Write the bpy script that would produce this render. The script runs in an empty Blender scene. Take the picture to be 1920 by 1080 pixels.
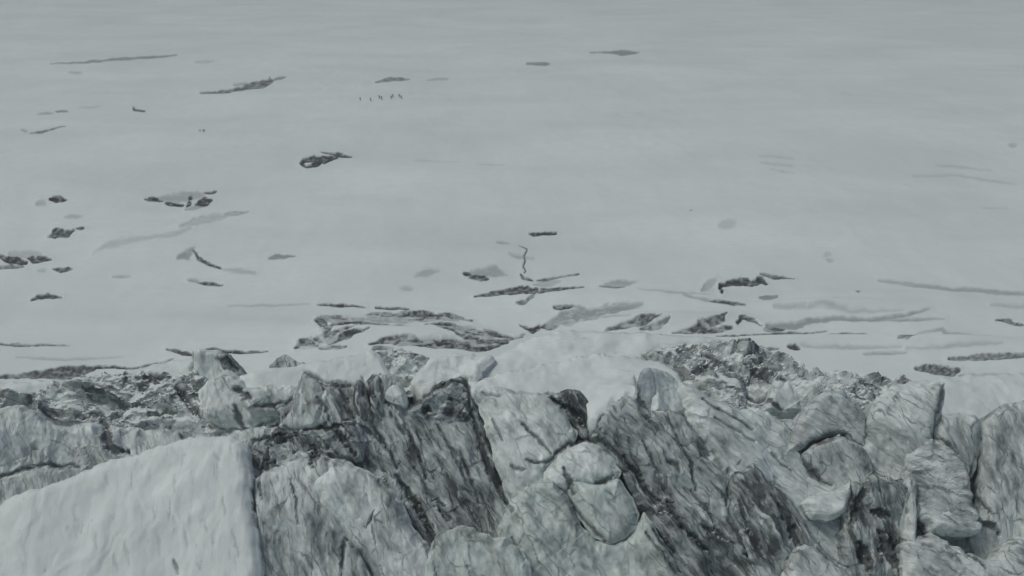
import bpy, bmesh, math, random
import numpy as np
from mathutils import Vector, Matrix
random.seed(7)
rad = math.radians
sc = bpy.context.scene
col = sc.collection

# ------------------------------------------------------------------ camera, sky, sun, exposure
H = 90.0                      # camera height above the snow field, metres
PITCH = 20.0                  # looking down, degrees
F = 2059.0                    # focal length in photo pixels (1920 wide)
cam_d = bpy.data.cameras.new('camera'); cam = bpy.data.objects.new('camera', cam_d); col.objects.link(cam)
cam.location = (0, 0, H); cam.rotation_euler = (rad(90 - PITCH), 0, 0)
cam_d.sensor_width = 36; cam_d.lens = 36 * F / 1920
cam_d.clip_start = 1; cam_d.clip_end = 20000
sc.camera = cam
SUN_EL, SUN_ROT = 58, -102    # sun high, left and a little behind the camera
w = bpy.data.worlds.new('World'); sc.world = w; w.use_nodes = True
nt = w.node_tree; nt.nodes.clear()
sky = nt.nodes.new('ShaderNodeTexSky'); sky.sky_type = 'NISHITA'; sky.sun_disc = False
sky.sun_elevation = rad(SUN_EL); sky.sun_rotation = rad(SUN_ROT); sky.dust_density = 6; sky.air_density = 1.0; sky.ozone_density = 0.6
bg = nt.nodes.new('ShaderNodeBackground'); bg.inputs[1].default_value = 0.10
wo = nt.nodes.new('ShaderNodeOutputWorld')
nt.links.new(sky.outputs[0], bg.inputs[0]); nt.links.new(bg.outputs[0], wo.inputs[0])
sl = bpy.data.lights.new('sun', 'SUN'); sl.energy = 1.1; sl.angle = rad(12); sl.color = (1.0, 0.99, 0.96)
sun = bpy.data.objects.new('sun', sl); col.objects.link(sun)
az = rad(SUN_ROT); el = rad(SUN_EL)
sd = Vector((math.sin(az) * math.cos(el), math.cos(az) * math.cos(el), math.sin(el)))
sun.rotation_euler = sd.to_track_quat('Z', 'Y').to_euler()
vs = sc.view_settings; vs.view_transform = 'Standard'; vs.look = 'None'; vs.gamma = 1; vs.use_curve_mapping = False
vs.exposure = -0.63

# ------------------------------------------------------------------ numeric helpers
cp, sp_ = math.cos(rad(PITCH)), math.sin(rad(PITCH))
def rays(px, py):
    px = np.asarray(px, float); py = np.asarray(py, float)
    x = (px - 960) / F; y = (540 - py) / F
    return np.stack([x, cp + y * sp_, -sp_ + y * cp], -1)      # world direction, not normalised
ORG = np.array([0, 0, H])
def on_z(px, py, z=0.0):
    d = rays(px, py); t = (z - H) / d[..., 2]
    return ORG + d * t[..., None]
rng = np.random.RandomState(3)
PERM = rng.permutation(512); PERM = np.concatenate([PERM, PERM, PERM])
GR = rng.normal(size=(512, 3)); GR /= np.linalg.norm(GR, axis=1)[:, None]
def pn(x, y, z=0.0):
    x, y, z = np.broadcast_arrays(np.asarray(x, float), np.asarray(y, float), np.asarray(z, float))
    xi = np.floor(x).astype(int); yi = np.floor(y).astype(int); zi = np.floor(z).astype(int)
    xf, yf, zf = x - xi, y - yi, z - zi
    u, v, ww = [t * t * t * (t * (t * 6 - 15) + 10) for t in (xf, yf, zf)]
    r = 0
    for a in (0, 1):
        for b in (0, 1):
            for c in (0, 1):
                h = PERM[PERM[PERM[(xi + a) % 512] + (yi + b) % 512] % 512 + (zi + c) % 512] % 512
                g = GR[h]
                d = g[..., 0] * (xf - a) + g[..., 1] * (yf - b) + g[..., 2] * (zf - c)
                r = r + d * (u if a else 1 - u) * (v if b else 1 - v) * (ww if c else 1 - ww)
    return r
def fbm(x, y, z=0.0, o=4):
    r, a, f = 0, 1.0, 1.0
    for i in range(o):
        r = r + a * pn(x * f + 17 * i, y * f - 9 * i, z + 5.3 * i); a *= .5; f *= 2.03
    return r
def ridge(x, y, z=0.0, o=4):
    r, a, f = 0, 1.0, 1.0
    for i in range(o):
        r = r + a * (1 - 2.2 * np.abs(pn(x * f + 31 * i, y * f + 7 * i, z + 3.1 * i))); a *= .5; f *= 2.1
    return r - 1.0
def hsh(i, j, k):
    return (PERM[PERM[PERM[i % 512] + j % 512] % 512 + k % 512] % 512) / 511.0
def shards(x, y, seed=0, steep=1.2):
    """overlapping broken pyramids: the highest of tilted, many-sided lumps"""
    xi = np.floor(x).astype(int); yi = np.floor(y).astype(int)
    best = np.full(x.shape, -9.0)
    for a in (-1, 0, 1):
        for b in (-1, 0, 1):
            i, j = xi + a, yi + b
            cx = i + .15 + .7 * hsh(i, j, seed + 1); cy = j + .15 + .7 * hsh(i, j, seed + 2)
            dx, dy = x - cx, y - cy
            h0 = hsh(i, j, seed + 3)
            m = np.full(x.shape, -9.0)
            for k in range(4):
                an = k * math.pi / 2 + hsh(i, j, seed + 10 + k) * 1.9
                s = steep * (.35 + 1.7 * hsh(i, j, seed + 20 + k))
                m = np.maximum(m, (dx * np.cos(an) + dy * np.sin(an)) * s)
            best = np.maximum(best, h0 - np.maximum(m, -.08))
    return best
def sstep(a, b, x):
    t = np.clip((x - a) / (b - a), 0, 1); return t * t * (3 - 2 * t)
def seg_dist(P, A, B):
    d = B - A; L = (d * d).sum() + 1e-9
    t = np.clip(((P - A) @ d) / L, 0, 1)
    Q = A + t[:, None] * d
    return np.hypot(P[:, 0] - Q[:, 0], P[:, 1] - Q[:, 1]), t, Q
def inside(P, poly):
    x, y = P[:, 0], P[:, 1]; r = np.zeros(len(P), bool); n = len(poly)
    for i in range(n):
        x0, y0 = poly[i]; x1, y1 = poly[(i + 1) % n]
        c = ((y0 > y) != (y1 > y))
        with np.errstate(divide='ignore', invalid='ignore'):
            xx = (x1 - x0) * (y - y0) / (y1 - y0 + 1e-12) + x0
        r ^= c & (x < xx)
    return r

# ------------------------------------------------------------------ materials
def new_mat(name):
    m = bpy.data.materials.new(name); m.use_nodes = True
    t = m.node_tree; b = t.nodes['Principled BSDF']
    return m, t, b
def N(t, kind, **kw):
    n = t.nodes.new(kind)
    for k, v in kw.items():
        if k.startswith('i_'):
            n.inputs[k[2:].replace('_', ' ')].default_value = v
        else: setattr(n, k, v)
    return n
def noise(t, vec, scale, detail=5, rough=.55, dist=0.0):
    n = N(t, 'ShaderNodeTexNoise'); n.inputs['Scale'].default_value = scale
    n.inputs['Detail'].default_value = detail; n.inputs['Roughness'].default_value = rough
    n.inputs['Distortion'].default_value = dist
    t.links.new(vec, n.inputs['Vector']); return n.outputs['Fac']
def ramp(t, fac, stops):
    r = N(t, 'ShaderNodeValToRGB'); e = r.color_ramp.elements
    while len(e) < len(stops): e.new(.5)
    for el_, (p, c) in zip(e, stops):
        el_.position = p; el_.color = (c[0], c[1], c[2], 1) if isinstance(c, (tuple, list)) else (c, c, c, 1)
    t.links.new(fac, r.inputs[0]); return r.outputs[0]
def mix(t, fac, a, b, mode='MIX'):
    m = N(t, 'ShaderNodeMix', data_type='RGBA', blend_type=mode)
    for s, v in ((m.inputs[0], fac), (m.inputs[6], a), (m.inputs[7], b)):
        if isinstance(v, bpy.types.NodeSocket): t.links.new(v, s)
        elif isinstance(v, (tuple, list)): s.default_value = (*v, 1)
        else: s.default_value = v
    return m.outputs[2]
def stretch(t, vec, s):
    m = N(t, 'ShaderNodeMapping'); m.inputs['Scale'].default_value = s
    t.links.new(vec, m.inputs['Vector']); return m.outputs[0]
def bump(t, b, h, strength, dist):
    n = N(t, 'ShaderNodeBump'); n.inputs['Strength'].default_value = strength; n.inputs['Distance'].default_value = dist
    t.links.new(h, n.inputs['Height']); t.links.new(n.outputs[0], b.inputs['Normal'])

SNOW = (.735, .84, .83)
def ice_mat(name, pale, mid, dark, lo=.38, hi=.62, across=1.1, along=.16, veins=.5, bstr=.7, snow=None, patch=(.36, .62), glint=.5):
    """streaked glacier ice: dirt bands and darker clear ice follow the flow coordinates of the block"""
    m, t, b = new_mat(name)
    at = N(t, 'ShaderNodeAttribute', attribute_name='flow'); v = at.outputs['Vector']
    # gently folded flow lines
    nv = N(t, 'ShaderNodeTexNoise'); nv.inputs['Scale'].default_value = .22; nv.inputs['Detail'].default_value = 5
    t.links.new(v, nv.inputs['Vector'])
    wv = N(t, 'ShaderNodeVectorMath', operation='MULTIPLY_ADD'); t.links.new(nv.outputs['Color'], wv.inputs[0]); wv.inputs[1].default_value = (2.6, 3.0, 2); t.links.new(v, wv.inputs[2])
    fv = wv.outputs[0]
    n1 = noise(t, stretch(t, fv, (across, along, .4)), 1.0, 6, .6, .3)
    n4 = noise(t, stretch(t, fv, (across * 2.0, along * 1.8, .4)), 1.0, 5, .55, .2)
    n2 = noise(t, stretch(t, fv, (.17, .10, .1)), 1.0, 6, .62, .5)
    n3 = noise(t, stretch(t, v, (.6, .35, .5)), 1.0, 7, .62, .8)
    c = mix(t, ramp(t, n1, [(lo, 0.0), (hi, 1.0)]), dark, mid)
    c = mix(t, ramp(t, n2, [(patch[0], 0.0), (patch[1], 1.0)]), c, pale)
    c = mix(t, ramp(t, n4, [(.33, .85 * veins), (.44, 0.0)]), c, dark)
    c = mix(t, ramp(t, n4, [(.56, 0.0), (.66, glint)]), c, (.66, .755, .75))
    vo = N(t, 'ShaderNodeTexVoronoi', feature='DISTANCE_TO_EDGE'); vo.inputs['Scale'].default_value = 1.0
    t.links.new(stretch(t, fv, (.34, .13, .25)), vo.inputs['Vector'])
    ve = ramp(t, vo.outputs['Distance'], [(0.0, 1.0), (.035, 0.0)])
    gate = ramp(t, n3, [(.42, 0.0), (.56, veins)])
    g2 = N(t, 'ShaderNodeMath', operation='MULTIPLY'); t.links.new(ve, g2.inputs[0]); t.links.new(gate, g2.inputs[1])
    c = mix(t, g2.outputs[0], c, (dark[0] * .55, dark[1] * .55, dark[2] * .55))
    sm = ramp(t, n3, [(.30, .74), (.5, 1.0), (.72, 1.18)])
    c = mix(t, 1.0, c, sm, 'MULTIPLY')
    # long curved cracks and patches coloured dark (their course is stored on the mesh)
    ca_ = N(t, 'ShaderNodeAttribute', attribute_name='crack'); sc_ = N(t, 'ShaderNodeSeparateColor'); t.links.new(ca_.outputs['Color'], sc_.inputs[0])
    c = mix(t, sc_.outputs[0], c, (.055, .066, .07))
    if snow is not None:      # wind blown snow lying on the flatter ledges
        ge = N(t, 'ShaderNodeNewGeometry'); sx = N(t, 'ShaderNodeSeparateXYZ'); t.links.new(ge.outputs['Normal'], sx.inputs[0])
        hf = N(t, 'ShaderNodeMath', operation='MULTIPLY'); hf.inputs[1].default_value = .6; t.links.new(sx.outputs[2], hf.inputs[0])
        ad = N(t, 'ShaderNodeMath', operation='MULTIPLY_ADD'); t.links.new(n3, ad.inputs[0]); ad.inputs[1].default_value = .5; t.links.new(hf.outputs[0], ad.inputs[2])
        c = mix(t, ramp(t, ad.outputs[0], [(snow, 0.0), (min(1, snow + .08), .9)]), c, (.70, .80, .79))
    t.links.new(c, b.inputs['Base Color'])
    b.inputs['Roughness'].default_value = .6; b.inputs['Specular IOR Level'].default_value = .3
    hh = N(t, 'ShaderNodeMath', operation='MULTIPLY_ADD'); t.links.new(n4, hh.inputs[0]); hh.inputs[1].default_value = .6; t.links.new(n1, hh.inputs[2])
    bump(t, b, hh.outputs[0], bstr, .7)
    return m
M_DARK = ice_mat('dark_banded_ice', (.47, .55, .55), (.30, .355, .36), (.08, .096, .10), .44, .55, across=.8, along=.15, veins=.9, bstr=.9, snow=.83, patch=(.46, .62), glint=.75)
M_MID = ice_mat('grey_glacier_ice', (.58, .665, .66), (.40, .465, .465), (.13, .155, .16), .36, .55, across=.65, along=.15, veins=.8, bstr=.7, snow=.82, patch=(.40, .60), glint=.6)
M_RUB = ice_mat('grey_rubble_ice', (.55, .63, .63), (.33, .385, .39), (.08, .096, .10), .40, .56, across=.55, along=.28, veins=.9, bstr=.7, snow=.68, patch=(.44, .60), glint=.5)
M_PALE = ice_mat('pale_glacier_ice', (.66, .76, .75), (.54, .625, .62), (.26, .305, .305), .30, .50, across=.5, along=.13, veins=.65, bstr=.5, patch=(.38, .60), glint=.5)
M_GREEN = ice_mat('pale_green_ice', (.54, .65, .625), (.42, .505, .485), (.18, .22, .21), .34, .56, across=.45, along=.18, veins=.75, bstr=.5, patch=(.40, .64), glint=.45)
M_BLUE = ice_mat('blue_grey_clear_ice', (.47, .56, .59), (.33, .40, .43), (.17, .21, .23), .3, .6, across=.5, along=.5, veins=.4, bstr=.4, glint=.2)

def snow_mat():
    m, t, b = new_mat('wind_packed_snow')
    g = N(t, 'ShaderNodeNewGeometry'); v = g.outputs['Position']
    n1 = noise(t, stretch(t, v, (.012, .02, .05)), 1.0, 6, .6, .5)
    n2 = noise(t, stretch(t, v, (.25, .6, .6)), 1.0, 6, .6, .3)
    c = ramp(t, n1, [(.36, (.62, .722, .715)), (.7, SNOW)])
    c = mix(t, ramp(t, n2, [(.35, .5), (.6, 0.0)]), c, (.65, .74, .74))
    # bare ice plus near-black colour painted for crevasse shade (mask stored on the mesh)
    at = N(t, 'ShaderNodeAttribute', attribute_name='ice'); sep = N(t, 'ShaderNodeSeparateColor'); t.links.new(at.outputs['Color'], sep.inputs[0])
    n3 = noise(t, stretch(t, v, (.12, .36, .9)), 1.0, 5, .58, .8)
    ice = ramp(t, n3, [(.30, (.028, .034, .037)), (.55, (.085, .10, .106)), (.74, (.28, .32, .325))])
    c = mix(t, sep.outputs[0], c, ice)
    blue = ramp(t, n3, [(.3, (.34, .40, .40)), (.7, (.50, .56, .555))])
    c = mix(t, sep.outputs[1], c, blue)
    t.links.new(c, b.inputs['Base Color'])
    b.inputs['Roughness'].default_value = .8; b.inputs['Specular IOR Level'].default_value = .15
    bump(t, b, n2, .25, .35)
    return m
M_SNOW = snow_mat()
def block_snow_mat():
    m, t, b = new_mat('block_snow')
    at = N(t, 'ShaderNodeAttribute', attribute_name='flow'); v = at.outputs['Vector']
    n1 = noise(t, stretch(t, v, (.10, .06, .1)), 1.0, 6, .6, .8)
    n2 = noise(t, stretch(t, v, (.9, .18, .5)), 1.0, 7, .6, .8)
    n3 = noise(t, stretch(t, v, (.5, .5, .5)), 1.0, 8, .7, .5)
    c = ramp(t, n1, [(.34, (.57, .655, .652)), (.6, (.69, .785, .78))])
    gm = N(t, 'ShaderNodeMath', operation='MULTIPLY'); t.links.new(ramp(t, n2, [(.30, .75), (.42, 0.0)]), gm.inputs[0]); t.links.new(ramp(t, n3, [(.44, 0.0), (.56, 1.0)]), gm.inputs[1])
    c = mix(t, gm.outputs[0], c, (.36, .41, .41))
    ca_ = N(t, 'ShaderNodeAttribute', attribute_name='crack'); sc_ = N(t, 'ShaderNodeSeparateColor'); t.links.new(ca_.outputs['Color'], sc_.inputs[0])
    c = mix(t, sc_.outputs[0], c, (.06, .07, .075))
    t.links.new(c, b.inputs['Base Color'])
    b.inputs['Roughness'].default_value = .75; b.inputs['Specular IOR Level'].default_value = .2
    a = N(t, 'ShaderNodeMath', operation='ADD'); t.links.new(n2, a.inputs[0]); t.links.new(n3, a.inputs[1])
    bump(t, b, a.outputs[0], .22, .6)
    return m
M_CAP = block_snow_mat()

# ------------------------------------------------------------------ object helpers
def set_tags(o, label, cat, group=None, kind=None):
    if label: o['label'] = label
    if cat: o['category'] = cat
    if group: o['group'] = group
    if kind: o['kind'] = kind
    return o
def mesh_np(name, V, Fq, mat, loc=(0, 0, 0), attrs=None, smooth=True):
    """V (n,3) world coordinates, Fq (m,4) quads"""
    me = bpy.data.meshes.new(name); loc = np.array(loc, float)
    me.vertices.add(len(V)); me.vertices.foreach_set('co', (V - loc).astype(np.float32).ravel())
    me.loops.add(Fq.size); me.loops.foreach_set('vertex_index', Fq.astype(np.int32).ravel())
    me.polygons.add(len(Fq)); me.polygons.foreach_set('loop_start', np.arange(0, Fq.size, 4, dtype=np.int32))
    me.polygons.foreach_set('use_smooth', np.full(len(Fq), smooth))
    for k, (typ, arr) in (attrs or {}).items():
        a = me.attributes.new(k, typ, 'POINT')
        a.data.foreach_set('vector' if typ == 'FLOAT_VECTOR' else 'color', arr.astype(np.float32).ravel())
    me.update(); me.validate(); me.materials.append(mat)
    o = bpy.data.objects.new(name, me); col.objects.link(o); o.location = loc
    return o
def compact(V, Fq, *arrs):
    u, inv = np.unique(Fq, return_inverse=True)
    return (V[u], inv.reshape(Fq.shape)) + tuple(a[u] for a in arrs)

# ------------------------------------------------------------------ ground: one sheet with every hollow and crevasse sunk into it
# a feature: name, label, category, depth (m), [strokes: (painted darkness, [(x, y, width) ...])]
FEATS = []
def feat(name, label, cat, depth, *strokes, group=None, rough=.5, blue=False):
    if min(p[0] for _, q in strokes for p in q) > 1430: strokes = [(m_ * .82, q) for m_, q in strokes]
    FEATS.append(dict(name=name, label=label, cat=cat, depth=depth, strokes=strokes, group=group, rough=rough, blue=blue))
from math import hypot
CR = 'crevasse'; HO = 'ice hollow'; PA = 'bare ice'
feat('crevasse', 'longest thin straight grey crevasse, high on the left of the snow field', CR, 2, (.6, [(95,120,2),(150,117,3.5),(240,110,5),(330,103,5)]))
feat('crevasse', 'short faint crack just under the left half of the long straight crevasse', CR, 1, (.4, [(130,137,3),(152,136,4)]))
feat('crevasse', 'short faint streak right of the end of the long straight crevasse', CR, 1, (.35, [(368,116,4),(400,115,3)]))
feat('crevasse', 'slanting dark crevasse with a ragged thick right half and a small upright ice fin', CR, 4, (.75, [(377,176,4),(430,173,7),(465,164,9),(495,159,14),(510,152,9)]), (.7, [(505,157,5),(507,146,4)]), (.6, [(514,151,4),(535,145,5)]), (.45, [(440,161,4),(462,158,5)]))
feat('crevasse', 'pair of short grey cracks end to end near the left edge', CR, 1.5, (.5, [(72,214,3),(98,212,4)]), (.6, [(104,209,4),(127,208,4)]))
feat('crevasse', 'very faint short streak right of the pair of short cracks', CR, 1, (.22, [(150,202,3),(190,200,4)]))
feat('crevasse', 'thin bowed crack curving up to the right near the left edge', CR, 1.5, (.55, [(41,244,4),(49,247,4)]), (.7, [(56,251,3),(80,248,4),(122,237,3)]))
feat('crevasse', 'tiny dark hooked crack like a letter L, left of the line of climbers', CR, 2, (1, [(251,202,4),(253,207,4),(262,208,3),(270,211,5)]))
feat('crevasse', 'small bent grey crevasse just above the line of climbers', CR, 2.5, (.65, [(705,154,3),(735,148,8),(767,147,4)]))
feat('crevasse', 'thin short crack right of the bent crevasse above the climbers', CR, 1.5, (.45, [(800,149,3),(838,146,4)]))
feat('crevasse', 'short straight level crack in the upper middle of the snow field', CR, 2, (.6, [(988,119,5),(1024,119,6),(1032,119,2)]))
feat('crevasse', 'highest lens shaped crevasse on the right, with a thin tail to its left', CR, 3, (.6, [(1105,99,3),(1140,98,4),(1165,100,10),(1197,98,5)]))
feat('ice_hollow', 'black oval ice hollow with a tiny snow island and a dark tongue slanting above', HO, 5, (1, [(565,308,7),(571,301,9),(590,298,12),(608,301,16),(630,295,10)]), (1, [(567,311,8),(577,317,8),(592,312,12),(601,305,12)]), (1, [(600,283,3),(625,287,5),(643,291,8),(660,296,2)]))
feat('ice_hollow', 'wide broken ice hollow with black pits strung along its lower rim', HO, 3, (1, [(273,374,5),(290,373,9),(305,376,6)]), (1, [(312,381,8),(325,383,6),(342,385,9)]), (1, [(357,371,12),(359,372,9)]), (1, [(352,388,5),(357,380,8)]), (1, [(368,384,8),(384,378,16),(398,376,6)]), (1, [(384,362,3),(404,360,6)]), (.38, [(300,372,12),(350,369,18),(380,366,12)]), (.4, [(350,395,6),(388,385,9)]))
feat('ice_hollow', 'small black oval hollow with a pale grey patch on its left', HO, 3, (1, [(95,374,8),(105,373,13),(123,375,8)]), (.3, [(68,383,7),(84,380,12)]))
feat('grey_patch', 'small pale smudge of bare ice between two black hollows on the left', PA, .5, (.3, [(124,410,7),(152,409,9)]))
feat('ice_hollow', 'ragged dark hollow with a small round pit at its upper right end', HO, 3.5, (.9, [(93,449,7),(108,443,17),(125,446,13),(138,440,9)]), (1, [(145,436,6),(159,436,6)]))
feat('ice_hollow', 'jagged dark hollow running in from the left edge', HO, 4, (.95, [(-20,478,5),(0,481,6),(12,488,8),(30,489,14),(48,493,12)]), (.9, [(54,485,6),(64,487,13),(80,486,9),(96,487,3)]), (.7, [(-20,502,7),(20,500,6),(45,500,5)]), (.3, [(20,478,10),(75,479,14)]))
feat('crevasse', 'small dark slot right of the hollow at the left edge', CR, 2, (.85, [(100,503,4),(115,505,9),(135,504,7)]), (.3, [(72,507,4),(86,506,6)]))
feat('grey_patch', 'long winding grey channel of bare ice climbing to the right', PA, 2, (.5, [(175,480,3),(200,468,9),(230,461,11),(280,454,7),(330,449,9),(360,436,12)]), (.55, [(340,432,9),(370,421,18),(400,411,17),(430,405,15)]), (.85, [(425,402,9),(445,402,9),(470,398,2)]), blue=True)
feat('snow_fin', 'hooked fin of ice with a dark curved edge below the winding channel', 'ice fin', 1.5, (.5, [(335,486,8),(352,481,14),(365,471,6)]), (.85, [(363,474,5),(373,487,6),(390,495,6),(414,503,5)]), (.3, [(420,505,7),(480,510,8)]))
feat('crevasse', 'lone slim grey lens right of the hooked ice fin', CR, 2, (.6, [(503,486,4),(520,484,7),(553,482,5)]))
feat('crevasse', 'dark slot slanting down to the right below the hooked ice fin', CR, 2.5, (.45, [(355,524,5),(372,527,6)]), (.9, [(371,529,6),(400,532,6),(417,534,4)]))
feat('crevasse', 'faint hairline crack left of the slanting dark slot', CR, 1, (.5, [(212,518,3),(243,518,3)]))
feat('crevasse', 'dark arched slot alone in smooth snow on the left', CR, 3, (.9, [(60,560,6),(72,555,7),(88,553,10),(116,557,4)]))
feat('crevasse', 'thin dark slot at the left edge above the snow ridge', CR, 2, (.7, [(-20,642,5),(30,645,6),(75,645,4),(130,646,2)]))
feat('crevasse', 'very faint level hairline left of the broken ice band', CR, .8, (.35, [(427,572,2.5),(470,571,3),(580,569,2.5)]))
feat('crevasse', 'thin black slot along the upper left edge of the broken ice band', CR, 3, (.95, [(595,570,3),(640,572,6),(685,575,3)]), (.95, [(705,577,6),(765,578,4)]))
feat('crevasse', 'long black slot behind the white serac with the notched top', CR, 3, (1, [(313,654,4),(340,660,7),(362,664,6)]), (1, [(362,659,4),(400,654,6),(450,658,6),(502,656,4)]))
feat('ice_hollow', 'dark lens shaped hollow in front of the left snow ridge', HO, 4, (.8, [(-20,708,8),(50,702,10),(90,700,16),(130,698,24),(175,690,14)]), (.9, [(60,698,5),(120,688,6),(210,686,6),(250,690,4)]), (.7, [(245,690,4),(300,680,5),(325,672,3)]))
feat('grey_patch', 'faint grey smudge in smooth snow left of the tadpole shaped patch', PA, .6, (.33, [(778,518,6),(800,512,12),(823,508,5)]))
feat('grey_patch', 'faint grey smudge just below and left of the one beside the tadpole shaped patch', PA, .6, (.3, [(752,540,5),(772,541,12)]))
feat('ice_hollow', 'tadpole shaped grey patch with a round black pit at its left tip', HO, 2.5, (1, [(870,513,8),(879,514,9)]), (.85, [(882,520,8),(905,521,11),(915,524,6)]), (.42, [(885,512,12),(930,512,16),(952,516,5)]))
feat('crevasse', 'tiny faint dash above the tadpole shaped patch', CR, 1, (.45, [(933,458,5),(953,459,5)]))
feat('crevasse', 'short straight black slot in smooth snow above the wavy crack', CR, 3, (1, [(992,437,3),(1002,439,6),(1042,438,7)]))
feat('crevasse', 'thin wavy black crack running up the slope', CR, 2, (1, [(974,466,2.6),(979,470,2.6),(987,474,2.6),(988,480,2.4),(983,488,2.4),(985,495,2.4),(981,503,2.4),(986,509,2.4),(983,514,2.4)]), rough=.12)
feat('crevasse', 'faint grey crack crossed by the wavy black crack', CR, 1, (.4, [(955,486,5),(975,489,5),(1000,492,3)]))
feat('crevasse', 'dark curved crevasse at the foot of the wavy crack', CR, 3, (.85, [(976,515,3),(982,521,5),(1000,527,5)]), (.75, [(1006,527,3),(1028,525,5),(1050,521,3),(1085,516,4)]))
feat('melt_pool', 'pale blue green oval of bare ice under the curved crevasse', 'bare ice', .8, (.6, [(1002,535,7),(1030,533,13),(1050,529,9)]), blue=True)
feat('crevasse', 'long ragged dark crevasse below the blue green oval', CR, 4, (.85, [(890,559,4),(920,554,9),(960,549,17),(985,546,17),(1010,550,11),(1050,546,9),(1070,544,6),(1095,540,3)]))
feat('ice_hollow', 'small dark tick shaped hollow below the long ragged crevasse', HO, 2, (.7, [(968,571,5),(985,571,9)]), (.7, [(986,571,5),(995,564,5),(1002,556,4)]))
feat('ice_hollow', 'grey leaf shaped hollow with a dark lower edge', HO, 2, (.45, [(1135,536,8),(1158,532,14),(1175,533,10),(1194,531,4)]), (.9, [(1125,538,4),(1150,541,4),(1172,540,4)]))
feat('ice_band', 'sloping grey band of broken ice rising right from the snow dome', 'broken ice', 3, (.55, [(1030,606,12),(1060,597,20),(1100,590,22),(1140,585,14),(1205,574,4)]), (.95, [(1040,579,6),(1072,578,4)]), (1, [(975,610,3),(990,617,5),(1000,622,9),(1012,612,9)]), (.8, [(1020,613,9),(1045,612,11)]), rough=.9)
feat('ice_band', 'dark arched upper band of broken ice with a thick left end', 'broken ice', 4, (.95, [(595,601,10),(606,611,14),(616,622,14),(610,632,8)]), (.9, [(596,599,5),(625,594,6),(650,597,5)]), (1, [(618,614,6),(660,608,7),(700,611,6),(762,615,4)]), (.85, [(688,590,5),(740,588,6),(790,587,7),(840,590,6),(884,602,4)]), (.45, [(615,604,14),(680,600,12),(760,597,13),(820,598,10),(860,602,7)]), (.8, [(765,600,3),(800,594,4),(830,597,3)]), rough=.9)
feat('ice_band', 'dark lower left band of broken ice stepping down to the left', 'broken ice', 4, (.9, [(553,650,5),(566,642,8),(580,640,6),(596,646,4)]), (.9, [(588,634,6),(604,640,7)]), (.4, [(560,645,12),(600,640,14),(640,636,12)]), (1, [(620,645,4),(638,634,6),(664,627,7),(694,623,4)]), (.85, [(612,632,5),(640,625,5),(662,618,4)]), (.7, [(600,652,5),(650,649,5)]), rough=.9)
feat('ice_band', 'ragged middle band of broken ice running down to the right', 'broken ice', 4, (.9, [(798,611,4),(830,609,5),(850,612,6),(872,624,6),(905,630,4)]), (.85, [(820,617,3),(846,622,5),(868,632,5),(900,636,3)]), (.45, [(830,613,9),(868,621,16),(910,629,12),(950,633,9)]), (.9, [(882,620,4),(910,624,5),(935,631,6),(968,634,4)]), rough=.9)
feat('ice_band', 'ragged lower band of broken ice at the edge of the snow dome', 'broken ice', 4, (.95, [(694,646,3),(725,640,6),(770,636,6),(792,641,5)]), (.95, [(775,647,4),(800,648,7),(850,650,8),(905,654,8),(930,648,6),(985,628,3)]), (.45, [(740,644,8),(800,643,13),(860,645,14),(920,645,12)]), (.85, [(812,640,4),(850,641,5),(880,645,4)]), (.85, [(896,641,4),(930,640,5),(960,636,4)]), (.8, [(700,654,6),(735,652,5),(762,658,5)]), rough=.9)
feat('ice_band', 'short forked dark band on the right shoulder of the snow dome', 'broken ice', 3, (.85, [(1135,620,3),(1165,615,9),(1200,608,11),(1238,600,5)]), (.85, [(1200,619,5),(1232,614,8),(1255,606,5)]), rough=.9)
feat('ice_band', 'dark hooked band of broken ice with a bright snow pocket in it', 'broken ice', 3.5, (.85, [(1262,626,3),(1300,620,9),(1325,612,10),(1352,604,9),(1362,592,6)]), (.85, [(1310,624,6),(1370,617,7)]), (1, [(1384,607,8),(1394,598,7),(1412,603,5),(1427,611,4)]), (.85, [(1434,620,7),(1470,619,7)]), rough=.9)
feat('ice_hollow', 'black claw shaped hollow with a long thin tail to the right', HO, 5, (1, [(1350,542,8),(1353,535,9),(1385,528,13),(1410,531,12),(1428,524,12),(1437,532,6)]), (.95, [(1427,514,5),(1450,518,7),(1490,522,2)]), (1, [(1353,545,6),(1354,554,4)]), (.3, [(1318,546,14),(1342,526,14)]))
feat('crevasse', 'slim dark crevasse sloping right under the claw shaped hollow', CR, 2.5, (.5, [(1280,557,4),(1330,568,5)]), (.85, [(1330,569,4),(1370,572,7),(1398,576,3)]))
feat('grey_patch', 'small blurred grey oval right of the claw shaped hollow', PA, 1, (.6, [(1425,562,8),(1455,561,9)]))
feat('ice_band', 'long grey trough of ice forking into two thin arms on the right', 'broken ice', 3, (.65, [(1440,611,12),(1490,612,15),(1520,602,10),(1560,598,8),(1640,599,7),(1700,592,7),(1742,581,5)]), (.6, [(1640,600,4),(1690,601,5),(1770,598,5)]), (.4, [(1450,579,5),(1510,580,6)]))
feat('crevasse', 'long thin dark crevasse below the forked trough', CR, 2.5, (.75, [(1345,634,6),(1400,634,7),(1450,628,5),(1550,622,4)]))
feat('crevasse', 'thin black slot in smooth snow below the forked trough, right of the long thin crevasse', CR, 2.5, (.9, [(1520,634,3),(1560,629,6),(1580,627,4),(1625,626,3)]))
feat('crevasse', 'short stubby dark slot alone in grey snow on the right', CR, 2.5, (.8, [(1683,642,4),(1700,640,8),(1720,637,4)]))
feat('grey_patch', 'faint peaked grey streak above the stubby dark slot', PA, 1.2, (.5, [(1722,625,3),(1768,617,7),(1773,624,7),(1800,628,8),(1855,632,3)]))
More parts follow.
